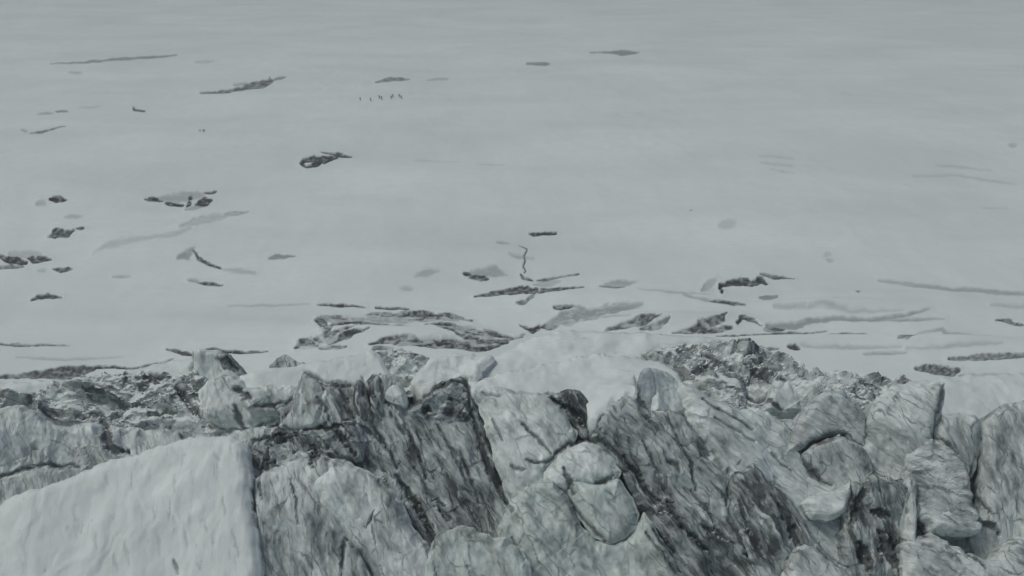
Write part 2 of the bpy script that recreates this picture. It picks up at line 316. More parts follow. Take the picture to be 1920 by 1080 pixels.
feat('crevasse', 'small black slot with a hooked right end near the right edge', CR, 2.5, (.95, [(1868,597,4),(1890,598,8),(1905,605,5),(1925,607,3)]))
feat('grey_patch', 'long faint grey trough across the right edge above the hooked slot', PA, 2, (.5, [(1650,525,7),(1720,535,9),(1780,543,10),(1830,543,9),(1870,547,10),(1950,549,9)]), (.3, [(1860,570,6),(1950,573,7)]))
feat('crevasse', 'short black slot at the back of the right hand rubble', CR, 3, (.7, [(1420,658,5),(1460,656,5)]), (1, [(1478,651,6),(1498,654,9)]))
feat('crevasse', 'wide dark slot across the right edge behind the tall right block', CR, 3.5, (.6, [(1620,665,4),(1700,662,5)]), (.85, [(1780,673,7),(1850,669,12),(1950,665,10)]))
feat('ice_hollow', 'dark oval hollow with a rough rim behind the pale right serac', HO, 4, (.95, [(1718,692,11),(1750,695,17),(1785,698,18),(1799,694,10)]), (.6, [(1800,706,7),(1880,702,4)]))
feat('grey_patch', 'upper of two pairs of faint wind ripples on the far right', PA, .8, (.32, [(1756,311,3),(1790,312,4),(1860,320,3)]))  # ripple shade painted on the snow as a grey streak
feat('grey_patch', 'lower faint wind ripple on the far right', PA, .8, (.3, [(1712,331,4),(1800,328,4),(1870,341,4),(1905,345,3)]))  # shaded side of the ripple, put into the colour
feat('grey_patch', 'three short faint parallel ripples right of centre', PA, .8, (.22, [(1425,294,3),(1487,298,3)]), (.26, [(1425,306,3),(1487,313,4)]), (.22, [(1445,319,3),(1487,325,3)]))  # ripple relief drawn by grey colour in place of shade
feat('grey_patch', 'tiny faint dash between the ripples and the long trough on the right', PA, .6, (.25, [(1843,389,3),(1887,389,3)]))
feat('grey_patch', 'small blurred double smudge in smooth snow above the round dark dot', PA, .6, (.28, [(1548,478,9),(1556,476,9)]), (.3, [(1552,487,10),(1560,488,8)]))
feat('ice_hollow', 'small round dark dot in smooth snow on the right', HO, 2, (.7, [(1607,552,7),(1612,553,7)]))
feat('ice_hollow', 'tiny dark speck alone in the snow above the claw shaped hollow', HO, 1.5, (.9, [(1294,395,4),(1295,397,4)]))
feat('grey_patch', 'small faint smudge near the right edge above the ripples', PA, .6, (.35, [(1893,273,7),(1903,273,9)]))
feat('grey_patch', 'very faint broken hairline below and right of the black oval hollow with the tongue', PA, .6, (.18, [(780,303,4),(860,307,4)]), (.2, [(898,311,4),(945,314,4)]))
feat('ice_hollow', 'two tiny dark specks side by side above the broken hollow', HO, 1.5, (.6, [(374,246,4),(376,246,4)]), (.85, [(381,246,5),(383,246,5)]))
feat('grey_patch', 'blurred pale grey smudge above the claw shaped hollow', PA, .6, (.22, [(1350,431,12),(1375,428,14)]))

feat('grey_patch', 'faint long grey streak between the claw shaped hollow and the forked trough', PA, 1, (.35, [(1200,545,3),(1260,552,5),(1330,556,3)]))  # from here down: low snow ridges, their shade painted as grey streaks
feat('grey_patch', 'faint level grey streak just in front of the thin black slot on the right', PA, 1, (.42, [(1500,650,4),(1600,654,6),(1690,652,3)]))
feat('grey_patch', 'faint grey streak under the tall peaked streak near the right edge', PA, 1, (.42, [(1700,655,4),(1800,650,5),(1880,646,3)]))
feat('grey_patch', 'faint grey arch shaped streak above the forked trough', PA, 1, (.4, [(1490,583,3),(1540,578,5),(1600,586,5),(1690,584,3)]))
feat('grey_patch', 'soft grey streak between the black slot and the ridge on the left', PA, 1, (.35, [(30,668,3),(120,672,5),(230,668,3)]))
feat('grey_patch', 'thin grey crease in the snow right of the sloping grey band', PA, 1, (.4, [(1100,600,3),(1150,598,4),(1180,600,3)]))
print('features', len(FEATS))
xs = np.concatenate([np.linspace(-2600, -40, 60, endpoint=False), np.arange(-40, 1960, 2.0), np.linspace(1960, 4500, 60)])
ys = np.concatenate([np.linspace(-141, -8, 26, endpoint=False), np.arange(-8, 722, 1.5), np.arange(722, 1400, 8.0)])
PX, PY = np.meshgrid(xs, ys)
G = on_z(PX, PY)
nr, nc = PX.shape
Z = .9 * fbm(G[..., 0] / 95, G[..., 1] / 160, 0, 4) + .24 * fbm(G[..., 0] / 11, G[..., 1] / 20, 3, 3)
fade = sstep(3000, 1200, G[..., 1]); Z = Z * fade
ICE_SHADE = np.zeros((nr, nc)); BL = np.zeros((nr, nc)); FID = np.full((nr, nc), -1)
for fi, f in enumerate(FEATS):
    allp = np.array([p for _, s in f['strokes'] for p in s], float)
    x0, x1 = allp[:, 0].min() - 40, allp[:, 0].max() + 40; y0, y1 = allp[:, 1].min() - 26, allp[:, 1].max() + 26
    ii = np.where((ys > y0) & (ys < y1))[0]; jj = np.where((xs > x0) & (xs < x1))[0]
    sl_ = np.ix_(ii, jj)
    qx, qy = PX[sl_].ravel(), PY[sl_].ravel()
    gx, gy = G[sl_][..., 0].ravel(), G[sl_][..., 1].ravel()
    rg = f['rough']
    oc = 4 if rg < .9 else 2; wpx = qx + rg * 7 * fbm(qx / 26, qy / 10, fi, oc); wpy = qy + rg * 5.5 * fbm(qx / (24 if rg < .9 else 38), qy / 9, fi + 50, oc); wn = 1 + .9 * rg * (fbm(qx / 12, qy / 8, fi + 80, 4) if rg < .9 else fbm(qx / 45, qy / 10, fi + 80, 3))
    P = np.stack([wpx, wpy * 1.0], -1); wq = fbm(qx / 26, qy / 14, fi + 33, 3)
    Psm = np.stack([qx + rg * 6 * fbm(qx / 30, qy / 12, fi, 2), qy + rg * 4 * fbm(qx / 24, qy / 10, fi + 50, 2)], -1)
    mask = np.zeros(len(P)); carve = np.zeros(len(P)); dmin = np.full(len(P), 99.0)
    for m_, s in f['strokes']:
        s = np.array(s, float)
        for si, (a, b) in enumerate(zip(s[:-1], s[1:])):
            d, t, Q = seg_dist(P, a[:2], b[:2]); uu = (si + t) / (len(s) - 1); tp = .55 + .6 * np.sin(np.pi * np.clip(uu, .02, .98)) ** .5; d2 = seg_dist(Psm, a[:2], b[:2])[0]
            ww = (a[2] + (b[2] - a[2]) * t) / 2
            if rg >= .9: ww = ww * 1.1 + .6
            dd = d - ww * wn; ww = ww * tp; dd = d - ww * wn; d2 = d2 - ww
            dmin = np.minimum(dmin, dd)
            soft = 1.9 if m_ > .55 else 6.0
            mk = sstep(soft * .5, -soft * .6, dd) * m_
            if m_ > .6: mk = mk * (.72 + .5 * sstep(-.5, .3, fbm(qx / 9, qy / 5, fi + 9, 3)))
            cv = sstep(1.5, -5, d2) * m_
            if rg >= .9:      # crumbs and short cracks round the broken bands
                fr = sstep(.42, .72, ridge((qx + 14 * wq) / 46, (qy + 9 * wq) / 6.5, fi + 4, 2) + .4 * fbm(qx / 34, qy / 9, fi + 6, 2)) * sstep(7, 1, dd) * .8
                st = sstep(-.25, .38, ridge((qx + 8 * wq) / 42, (qy + 11 * wq) / 6.5, fi + 2, 3)); mk = mk * (.5 + .5 * st); cv = cv * (.4 + .6 * st)
                mk = np.maximum(mk, fr * .9); cv = np.maximum(cv, fr * .4)
            mask = np.maximum(mask, np.clip(mk, 0, 1)); carve = np.maximum(carve, cv)
    zz = -(.12 + f['depth'] * .13) * carve
    zz += carve * f['depth'] * .07 * shards(gx / (2 + rg), gy / 4.0, fi) * (1 if rg > .4 else 0)
    zz += .03 * f['depth'] * np.exp(-np.clip(dmin, 0, 99) ** 2 / 40) * (dmin > 0)       # low drifted rim round it
    Z[sl_] += zz.reshape(len(ii), len(jj))
    mm = mask.reshape(len(ii), len(jj))
    if f['blue']: BL[sl_] = np.maximum(BL[sl_], mm)
    else: ICE_SHADE[sl_] = np.maximum(ICE_SHADE[sl_], mm)
    fid = FID[sl_]; fid[(dmin.reshape(len(ii), len(jj)) < .6)] = fi; FID[sl_] = fid
# the snow field swells up behind the seracs
def swell(px, py, wx, wy, h):
    global Z
    Z = Z + h * np.exp(-((PX - px) / wx) ** 2 - ((PY - py) / wy) ** 2)
swell(300, 445, 260, 40, 1.6); swell(1120, 560, 220, 14, 1.0); swell(760, 625, 150, 12, 1.2); swell(1650, 560, 200, 16, 1.2); swell(1250, 600, 120, 10, 1.6); swell(1520, 640, 160, 7, 1.4); swell(1780, 640, 140, 8, 1.4); swell(1560, 575, 140, 7, 1.3); swell(450, 610, 200, 16, 1.2); swell(880, 480, 260, 22, 1.6); swell(1500, 420, 260, 24, 2.0); swell(800, 330, 300, 20, 2.2)
Z = Z - 16 * sstep(800, 960, PY)      # the ice breaks away downhill in front
V = G.copy(); V[..., 2] = Z
# near and far rows to close the sheet far round the camera
def row_at(y, z=0): 
    r = np.zeros((nc, 3)); r[:, 0] = np.linspace(-9000, 9000, nc); r[:, 1] = y; r[:, 2] = z; return r
V = np.concatenate([row_at(12000)[None], V, row_at(60, -16)[None], row_at(-600, -16)[None]], 0)
pad = lambda A, v=0: np.concatenate([np.full((1, nc), v), A, np.full((2, nc), v)], 0)
ICE_SHADE, BL, FID = pad(ICE_SHADE), pad(BL), pad(FID, -1)
R = nr + 3
idx = np.arange(R * nc).reshape(R, nc)
Q = np.stack([idx[1:, :-1], idx[1:, 1:], idx[:-1, 1:], idx[:-1, :-1]], -1).reshape(-1, 4)
vf = FID.ravel()
fq = vf[Q]; own = fq.max(1)
own[(fq >= 0).sum(1) < 3] = -1
Vf = V.reshape(-1, 3); C = np.stack([ICE_SHADE.ravel(), BL.ravel(), np.zeros(R * nc), np.ones(R * nc)], -1)
v_, q_, c_ = compact(Vf, Q[own < 0], C)
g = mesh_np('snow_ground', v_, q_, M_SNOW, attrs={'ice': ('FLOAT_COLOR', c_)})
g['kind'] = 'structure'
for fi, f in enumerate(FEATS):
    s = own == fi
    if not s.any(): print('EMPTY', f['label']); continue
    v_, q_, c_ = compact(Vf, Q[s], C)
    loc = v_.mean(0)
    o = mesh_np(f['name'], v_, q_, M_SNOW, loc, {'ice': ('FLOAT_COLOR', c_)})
    set_tags(o, f['label'], f['cat'], f['group'])

# ------------------------------------------------------------------ ice blocks: outlines with their own distance, slope and thickness
ENV_P = on_z(960, 700, 20.0); 
def plane_n(phi, az=0):
    return np.array([math.sin(rad(phi)) * math.sin(rad(az)), -math.sin(rad(phi)) * math.cos(rad(az)), math.cos(rad(phi))])
ENV_N = plane_n(50)
def env_point(px, py, k):
    """point on the general rise of the icefall, k metres towards the viewer"""
    d = rays(px, py); t = np.dot(ENV_P - ORG, ENV_N) / np.dot(d, ENV_N)
    t -= k / np.linalg.norm(d)
    return ORG + d * t
def rough_poly(poly, amp, seed, seg=7.0):
    out = []; seg = 4.5
    n = len(poly)
    for i in range(n):
        a = np.array(poly[i], float); b = np.array(poly[(i + 1) % n], float)
        L = np.hypot(*(b - a)); k = max(1, int(L / seg))
        for j in range(k):
            out.append(a + (b - a) * j / k)
    P = np.array(out)
    # round the corners a little, then break the edge up
    for _ in range(1): P = .5 * P + .25 * np.roll(P, 1, 0) + .25 * np.roll(P, -1, 0)
    A0 = P.copy(); P[:, 0] += 1.3 * amp * fbm(A0[:, 0] / 24, A0[:, 1] / 24, seed, 5); P[:, 1] += 1.3 * amp * fbm(A0[:, 0] / 20, A0[:, 1] / 20, seed + 40, 5)
    return P
SEED = [0]
CRACKS = [
 (.35,3,[(293,955),(297,980)]),(.45,3,[(387,976),(391,990),(395,1004)]),(.5,3,[(420,935),(424,955),(428,976)]),(.5,3,[(440,998),(446,1020),(452,1049)]),(.35,4,[(183,1005),(187,1033)]),
 (.3,6,[(240,1019),(244,1064)]),(.3,4,[(334,898),(336,928)]),(.3,7,[(409,860),(417,867)]),(.3,4,[(205,895),(207,915)]),(.45,4,[(462,850),(466,880),(465,905)]),(.4,3,[(350,1000),(356,1030)]),(.35,5,[(215,1040),(222,1070)]),(.3,4,[(300,1010),(306,1045)]),
 (.8,5,[(600,745),(612,770),(622,795)]),(.8,6,[(640,735),(655,765),(668,790)]),(.8,6,[(700,800),(725,840),(748,880)]),(.7,4,[(760,800),(785,850),(800,900)]),(.7,4,[(820,800),(850,850),(875,905)]),(.7,4,[(860,850),(885,900),(900,950)]),(.7,5,[(735,780),(760,815)]),(.7,5,[(780,880),(805,925),(830,960)]),
 (.7,4,[(1200,830),(1225,880),(1240,920)]),(.7,5,[(1260,820),(1285,870),(1300,920)]),(.7,5,[(1290,920),(1320,960),(1335,990)]),(.6,4,[(1330,850),(1350,880)]),(.7,5,[(1210,1000),(1250,1050),(1270,1080)]),(.6,3,[(925,790),(945,830)]),(.6,3,[(905,740),(940,745)]),(.5,3,[(1000,940),(1020,985)]),(.6,3,[(960,1010),(985,1050)]),
 (.8,14,[(574,807),(671,799)]),(.9,10,[(631,811),(650,828),(669,856)]),(.8,14,[(590,844),(594,876)]),(.8,9,[(480,831),(520,822),(561,819)]),(.8,8,[(498,882),(515,862)]),
 (.95,5,[(570,697),(585,706),(606,719)]),(.8,10,[(606,722),(635,728),(659,726)]),(.9,5,[(680,713),(684,738),(696,762)]),(.9,6,[(712,713),(716,735),(720,754),(733,766)]),
 (.85,8,[(761,765),(790,748),(818,731),(850,718),(871,717),(880,740),(879,762)]),(.8,14,[(794,766),(804,772)]),(.9,7,[(842,744),(845,750)]),(.8,8,[(879,766),(900,820),(916,884),(935,925),(960,958)]),
 (.8,5,[(676,803),(700,818),(724,840)]),(.8,9,[(745,893),(765,925),(785,955),(802,986),(818,1027)]),(.7,13,[(814,937),(846,978)]),(.9,4,[(651,1010),(672,1035),(700,1080)]),(.6,3,[(647,1015),(645,1080)]),
 (.6,4,[(549,900),(560,940),(567,986)]),(.8,4,[(488,893),(491,915),(496,937)]),(.8,6,[(480,760),(510,761),(533,758),(549,746)]),
 (.95,12,[(1033,746),(1058,762),(1080,775),(1094,791),(1110,811)]),(.9,4,[(980,799),(1005,825),(1033,854)]),(.9,5,[(988,868),(1010,872),(1029,868),(1045,850),(1062,835),(1094,825),(1127,829),(1155,852),(1188,888)]),
 (.7,6,[(1115,905),(1135,904),(1151,893)]),(.7,8,[(1058,884),(1068,905),(1078,929)]),(.8,4,[(1070,941),(1085,962),(1103,986),(1135,1015)]),(.8,8,[(1110,795),(1119,823)]),
 (.9,11,[(1164,860),(1190,890),(1212,925),(1245,960),(1270,990),(1318,1031)]),(.8,6,[(1225,994),(1240,1018),(1261,1035)]),(.9,5,[(1245,868),(1262,874),(1268,888)]),(.8,16,[(1250,945),(1256,955)]),
 (.85,4,[(1310,754),(1330,768),(1351,783),(1380,795),(1404,809)]),(.7,3,[(1331,790),(1370,812),(1404,835)]),(.8,8,[(1302,986),(1335,1000),(1367,1023)]),(.6,5,[(1359,884),(1362,915),(1355,950)]),(.7,4,[(1192,713),(1200,745),(1212,774)]),
 (.85,6,[(1501,848),(1520,835),(1542,827),(1578,817)]),(.85,6,[(1501,848),(1510,868),(1517,880),(1540,900),(1558,911)]),(.7,4,[(1440,852),(1460,872),(1480,888)]),(.6,8,[(1765,725),(1762,750),(1756,775),(1750,803)]),
 (.85,4,[(1741,815),(1768,832),(1790,856),(1807,884)]),(.7,7,[(1819,876),(1818,900),(1823,925),(1847,962)]),(.9,15,[(1631,958),(1668,966)]),(.95,30,[(1650,1000),(1660,1025),(1668,1050)]),(.8,8,[(1721,974),(1733,1007)]),
 (.8,7,[(1807,1039),(1825,1052),(1839,1072)]),(.7,11,[(1823,978),(1845,982),(1868,998)]),(.85,18,[(1603,1015),(1612,1040),(1619,1064)]),(.7,12,[(1625,900),(1600,940),(1590,985)]),
 (.8,6,[(-10,900),(20,890),(49,880),(100,874),(151,876)]),(.8,5,[(143,783),(190,778),(224,774),(265,762)]),(.85,10,[(338,738),(358,765),(379,791)]),(.8,13,[(191,787),(205,815),(212,844),(244,850)]),
 (.8,7,[(179,717),(205,710),(228,709),(265,715)]),(.9,6,[(273,717),(283,706),(293,703),(322,712)]),(.8,8,[(281,783),(310,784),(334,779)]),(.8,8,[(81,774),(100,786),(118,795),(163,791)]),(.9,9,[(448,738),(473,746)]),
 (.8,9,[(448,770),(456,803)]),(.85,9,[(411,673),(425,680),(444,695)]),(.6,4,[(363,664),(360,690),(364,713)]),(.8,4,[(473,941),(482,990)]),(.8,11,[(-6,740),(12,754)]),(.5,4,[(61,823),(68,845),(77,868)]),(.6,4,[(330,1051),(338,1078)]),
 (.7,4,[(1062,772),(1075,800),(1080,818)]),(.8,7,[(1380,940),(1400,985),(1425,1030)]),(.8,10,[(1440,930),(1470,975),(1490,1020)]),(.7,5,[(705,960),(690,990)]),(.7,4,[(960,880),(985,885)]),(.5,3,[(1150,800),(1185,818),(1210,850)]),
 (.8,8,[(1400,745),(1440,752),(1465,770)]),(.8,7,[(1300,700),(1340,690),(1375,700)]),(.8,9,[(1395,690),(1425,700),(1470,712)]),(.7,5,[(1385,1040),(1420,1060)]),
]
def crack_field(XY, seed):
    qx = XY[:, 0] + 5 * fbm(XY[:, 0] / 22, XY[:, 1] / 22, 8.3, 4); qy = XY[:, 1] + 5 * fbm(XY[:, 0] / 20, XY[:, 1] / 20, 18.7, 4)
    P = np.stack([qx, qy], -1); wn = 1 + 1.1 * fbm(XY[:, 0] / 11, XY[:, 1] / 11, 2.2, 3)
    m = np.zeros(len(XY)); dp = np.zeros(len(XY)); x0, y0 = XY.min(0) - 30; x1, y1 = XY.max(0) + 30
    for s_, w_, pts in CRACKS:
        pts = np.array(pts, float)
        if pts[:, 0].max() < x0 or pts[:, 0].min() > x1 or pts[:, 1].max() < y0 or pts[:, 1].min() > y1: continue
        L = len(pts) - 1
        for i, (a, b) in enumerate(zip(pts[:-1], pts[1:])):
            d, t, Q_ = seg_dist(P, a, b)
            u = (i + t) / L; hw = w_ / 2 * (.45 + .9 * np.sin(np.pi * np.clip(u, .08, .92))) * wn
            f = sstep(1.6, -1.2, d - hw); m = np.maximum(m, f * s_ * (.9 if s_ > .5 else .6)); dp = np.maximum(dp, sstep(3, -hw.mean(), d - hw) * min(1.2, .25 + w_ * .07) * (1 if s_ > .5 else .12))
    return m, dp
def panel(name, poly, ref, phi, az, mat, disp, k=None, z=None, T=8, step=2.5, rough=6, bulge=1.5, edge=26, ang=-58, parent=None, smooth=True, base=None, rel=None):
    if rel is None: rel = .15 if mat is M_CAP else 1.0
    if k is not None and k > 2: k = 2 + (k - 2) * .7
    SEED[0] += 1; sd_ = SEED[0] * 7
    P0 = on_z(ref[0], ref[1], z) if z is not None else env_point(ref[0], ref[1], k)
    n = plane_n(phi, az)
    smooth = mat is M_CAP
    pol = rough_poly(poly, rough, sd_)
    x0, y0 = pol.min(0); x1, y1 = pol.max(0)
    gx = np.arange(x0 - step, x1 + 2 * step, step); gy = np.arange(y0 - step, y1 + 2 * step, step)
    X, Y = np.meshgrid(gx, gy)
    cen = np.stack([(X[:-1, :-1] + step / 2).ravel(), (Y[:-1, :-1] + step / 2).ravel()], -1)
    ins = inside(cen, pol).reshape(X.shape[0] - 1, X.shape[1] - 1)
    id_ = np.arange(X.size).reshape(X.shape)
    q = np.stack([id_[1:, :-1], id_[1:, 1:], id_[:-1, 1:], id_[:-1, :-1]], -1)[ins]
    XY = np.stack([X.ravel(), Y.ravel()], -1)
    u, inv = np.unique(q, return_inverse=True); q = inv.reshape(q.shape); XY = XY[u]
    # border edges
    E = np.concatenate([q[:, [0, 1]], q[:, [1, 2]], q[:, [2, 3]], q[:, [3, 0]]], 0)
    key = np.sort(E, 1); kk = key[:, 0].astype(np.int64) * len(XY) + key[:, 1]
    uq, ix, cnt = np.unique(kk, return_index=True, return_counts=True)
    BE = E[ix[cnt == 1]]
    bv = np.unique(BE)
    bd = np.full(len(XY), 1e9); bq = XY.copy()
    for i in range(len(pol)):
        d, t, Qp = seg_dist(XY, pol[i], pol[(i + 1) % len(pol)])
        s = d < bd; bd[s] = d[s]; bq[s] = Qp[s]
    XY[bv] = bq[bv]; bd[bv] = 0
    d = rays(XY[:, 0], XY[:, 1]); t = np.dot(P0 - ORG, n) / (d @ n)
    W = ORG + d * t[:, None]
    e1 = np.cross(n, [0, 0, 1]); e1 = -e1 / np.linalg.norm(e1) if np.linalg.norm(e1) > 1e-6 else np.array([1., 0, 0])
    if e1[0] < 0: e1 = -e1
    e2 = np.cross(n, e1); e2 = e2 if e2[2] > 0 or (abs(e2[2]) < .01 and e2[1] > 0) else -e2
    a = (W - P0) @ e1; b = (W - P0) @ e2
    ca, sa = math.cos(rad(ang)), math.sin(rad(ang))
    al = a * ca + b * sa; ac = -a * sa + b * ca
    wob = 1.6 * fbm(a / 9, b / 9, sd_, 3)
    D = np.zeros(len(W))
    for typ, amp, sa_, sl2 in disp:
        if typ == 'fbm': D += amp * fbm(ac / sa_ + wob * .3, al / sl2, sd_, 4)
        elif typ == 'ridge': D += amp * ridge((ac + wob) / sa_, al / sl2, sd_, 4)
        elif typ == 'shard': D += amp * (shards((ac + wob) / sa_, (al + wob) / sl2, SEED[0]) - .3)
        elif typ == 'plate': D += amp * (shards((ac + wob) / sa_, al / sl2, SEED[0] + 5, .45) - .4)
        elif typ == 'terrace':
            h = (b + 1.6 * fbm(a / 10, b / 12, sd_, 3)) / sa_; fr = h - np.floor(h); D += amp * (np.floor(h) + sstep(.0, .3, fr) - h)
    ef = 1 - np.clip(bd / edge, 0, 1)
    D += .6 * bulge * (1 - ef ** 2.2)
    D += 1.1 * fbm(W[:, 0] / 8, W[:, 1] / 8, W[:, 2] / 8, 3) * (.4 + .6 * rel) + .22 * ridge(W[:, 0] / 3.6, W[:, 1] / 3.6, W[:, 2] / 5, 3) * rel
    cm, cd = crack_field(XY, sd_); D -= cd * .9
    D *= .35 + .65 * sstep(0, 9, bd)
    Fv = W + n * D[:, None]
    nF = len(W)
    push = np.array([0, .75, -.66]) if phi > 30 else np.array([0, .35, -.94])
    Bk = W + push * T + np.array([0, 0, 0])
    side = np.stack([BE[:, 1], BE[:, 0], BE[:, 0] + nF, BE[:, 1] + nF], -1)
    Vv = np.concatenate([Fv, Bk], 0); Fa = np.concatenate([q, q[:, ::-1] + nF, side], 0)
    flow = np.stack([ac, al, np.full(nF, 0.0)], -1); f2 = flow.copy(); f2[:, 2] = T
    flow[:, 2] = D
    fl = np.concatenate([flow, f2], 0) + np.array([sd_ * 3.1, sd_ * 1.7, sd_])
    # normals outwards: make the front faces look at the viewer
    A_, B_, C_ = Vv[q[0, 0]], Vv[q[0, 1]], Vv[q[0, 2]]
    cc = np.zeros((2 * nF, 4)); cc[:nF, 0] = cm; cc[:, 3] = 1
    if np.dot(np.cross(B_ - A_, C_ - A_), n) < 0: Fa = Fa[:, ::-1]
    loc = np.zeros(3) if base is None else np.array(base)
    o = mesh_np(name, Vv, Fa, mat, loc, {'flow': ('FLOAT_VECTOR', fl), 'crack': ('FLOAT_COLOR', cc)}, smooth)
    if parent is not None: o.parent = parent; o.location = (0, 0, 0)
    return o
def block(name, label, cat, parts, group=None):
    """parts: list of dicts for panel(); the first one fixes the base"""
    p = parts[0]
    lo = max(p['poly'], key=lambda q: q[1]); P = on_z(p['ref'][0], p['ref'][1], p['z']) if p.get('z') is not None else env_point(p['ref'][0], p['ref'][1], p['k'])
    base = (float(P[0]), float(P[1]), 0.0)
    if len(parts) == 1:
        a = dict(p); a.pop('part', None)
        o = panel(name, base=base, **a)
        return set_tags(o, label, cat, group)
    e = bpy.data.objects.new(name, None); col.objects.link(e); e.location = base; set_tags(e, label, cat, group)
    for p in parts:
        a = dict(p); nm = a.pop('part')
        panel(nm, base=base, parent=e, **a)
    return e
S = 'ice_serac'
STRI = [('ridge', 1.5, 6, 22), ('ridge', .4, 1.9, 8), ('plate', 1.6, 3.0, 10), ('plate', .7, 1.2, 4.5), ('fbm', .06, .5, 1.2)]
PALE = [('fbm', 1.0, 7, 12), ('ridge', .22, 2.6, 9), ('plate', 1.5, 5.5, 10), ('plate', .6, 1.8, 5)]
SNO = [('fbm', 1.1, 10, 16), ('fbm', .08, 1.8, 6), ('plate', .22, 6, 14)]
RUB = [('shard', 3.0, 5.0, 7.5), ('shard', 1.5, 2.2, 3.4), ('shard', .35, .8, 1.2)]

# --- rubble fields between the seracs (nobody could count the lumps)
rb = block('ice_rubble', 'jumbled grey rubble of broken ice filling the left hollow below the snow ridge', 'ice rubble', [dict(
    poly=[(-60,742),(0,728),(60,722),(150,712),(230,700),(330,700),(365,690),(430,735),(560,760),(640,790),(660,860),(560,900),(470,890),(300,880),(150,900),(-60,960)],
    ref=(250,760), phi=24, az=0, z=7, T=10, mat=M_RUB, disp=RUB, rough=10, edge=12, bulge=1, ang=-20, smooth=False)]); rb['kind'] = 'stuff'
rb = block('ice_rubble', 'jumbled grey rubble of broken ice behind the right hand slope', 'ice rubble', [dict(
    poly=[(1190,664),(1230,652),(1300,645),(1400,645),(1470,660),(1530,690),(1600,700),(1700,705),(1720,730),(1660,780),(1620,860),(1500,880),(1420,800),(1330,770),(1280,730),(1250,690)],
    ref=(1400,720), phi=17, az=0, z=9, T=10, mat=M_RUB, disp=RUB, rough=10, edge=12, bulge=1, ang=-30, smooth=False)]); rb['kind'] = 'stuff'
rb = block('ice_rubble', 'small dark rubble patch between the snow slab and the snow plateau', 'ice rubble', [dict(
    poly=[(690,655),(760,655),(800,668),(830,690),(800,715),(780,745),(740,750),(700,700)],
    ref=(750,700), phi=22, az=0, z=9, T=8, mat=M_RUB, disp=[('shard', 1.8, 2.4, 3), ('shard', .7, 1.1, 1.2)], rough=6, edge=10, bulge=.6, ang=-30, smooth=False)]); rb['kind'] = 'stuff'

block('icefall_face', 'continuous grey ice wall seen in the gaps between the seracs', 'icefall', [dict(
    poly=[(-80,840),(300,830),(520,800),(900,780),(1300,770),(1600,800),(1990,790),(1990,1180),(-80,1180)],
    ref=(960,900), phi=50, az=0, k=-1.5, T=12, mat=M_MID, disp=STRI, rough=8, edge=20, bulge=1, ang=-60, step=3.5, smooth=False)])['kind'] = 'structure'
# --- back row: snow ridges, domes, slabs
block('snow_ridge', 'long low white snow ridge rising right from the left edge', 'snow ridge', [dict(
    poly=[(-60,722),(0,716),(80,716),(150,708),(240,694),(330,674),(372,664),(372,700),(300,708),(220,712),(150,724),(60,738),(-60,760)],
    ref=(200,712), phi=16, az=0, z=9, T=6, mat=M_CAP, disp=SNO, rough=5, edge=14, bulge=.8, ang=10)])
block(S, 'notched white serac with a dark hollow right flank, on the snow ridge', 'serac', [
    dict(part='ice_face', poly=[(362,664),(372,656),(405,656),(425,664),(440,690),(456,712),(452,735),(420,742),(375,742),(360,715)],
    ref=(400,735), phi=62, az=-10, z=7.5, T=5, mat=M_PALE, disp=PALE, rough=5, edge=12, bulge=1.4, step=2),
    dict(part='side_face', poly=[(405,662),(425,660),(440,676),(462,700),(470,716),(452,722),(438,700),(420,694)],
    ref=(440,715), phi=58, az=35, z=9.2, T=3, mat=M_DARK, disp=STRI, rough=5, edge=8, bulge=.6, step=2)])
block(S, 'pale rounded ice boulder leaning below the notched serac', 'serac', [dict(
    poly=[(372,735),(395,708),(440,705),(470,716),(480,745),(540,745),(545,770),(470,800),(420,800),(385,785)],
    ref=(440,760), phi=45, az=-8, z=9, T=6, mat=M_PALE, disp=PALE, rough=6, edge=20, bulge=2.2)])
block(S, 'smooth white snow slab with a clean slanting right edge, behind the jagged crest', 'serac', [
    dict(part='snow_cap', poly=[(448,706),(505,690),(560,684),(640,670),(704,657),(716,668),(736,712),(740,735),(560,745),(470,745)],
    ref=(600,735), phi=22, az=-4, z=12, T=6, mat=M_CAP, disp=SNO, rough=4, edge=14, bulge=.9, ang=-70),
    dict(part='ice_face', poly=[(455,728),(540,722),(600,735),(600,780),(470,780),(450,750)],
    ref=(520,735), phi=60, az=0, z=12, T=6, mat=M_PALE, disp=PALE, rough=5, edge=14, bulge=1)])
block('ice_lump', 'small dark ribbed lump of ice behind the smooth white slab', 'ice lump', [dict(
    poly=[(503,696),(512,678),(524,669),(540,667),(556,676),(572,684),(610,681),(642,671),(650,676),(606,692),(560,698)],
    ref=(530,692), phi=60, az=0, z=8.5, T=3, mat=M_MID, disp=[('ridge', .6, 1, 5), ('plate', .6, 1.5, 3)], rough=6, edge=8, bulge=.3, step=2, ang=-80)])
block('snow_dome', 'broad smooth white snow dome in the middle, behind the plateau', 'snow dome', [dict(
    poly=[(830,712),(880,694),(925,672),(975,644),(1020,627),(1070,619),(1140,622),(1230,628),(1330,632),(1400,644),(1390,655),(1290,655),(1230,662),(1200,690),(1100,712),(960,722)],
    ref=(1050,690), phi=13, az=0, z=10, T=7, mat=M_CAP, disp=[('fbm', 1.0, 16, 12)], rough=4, edge=30, bulge=1.8, ang=0)])
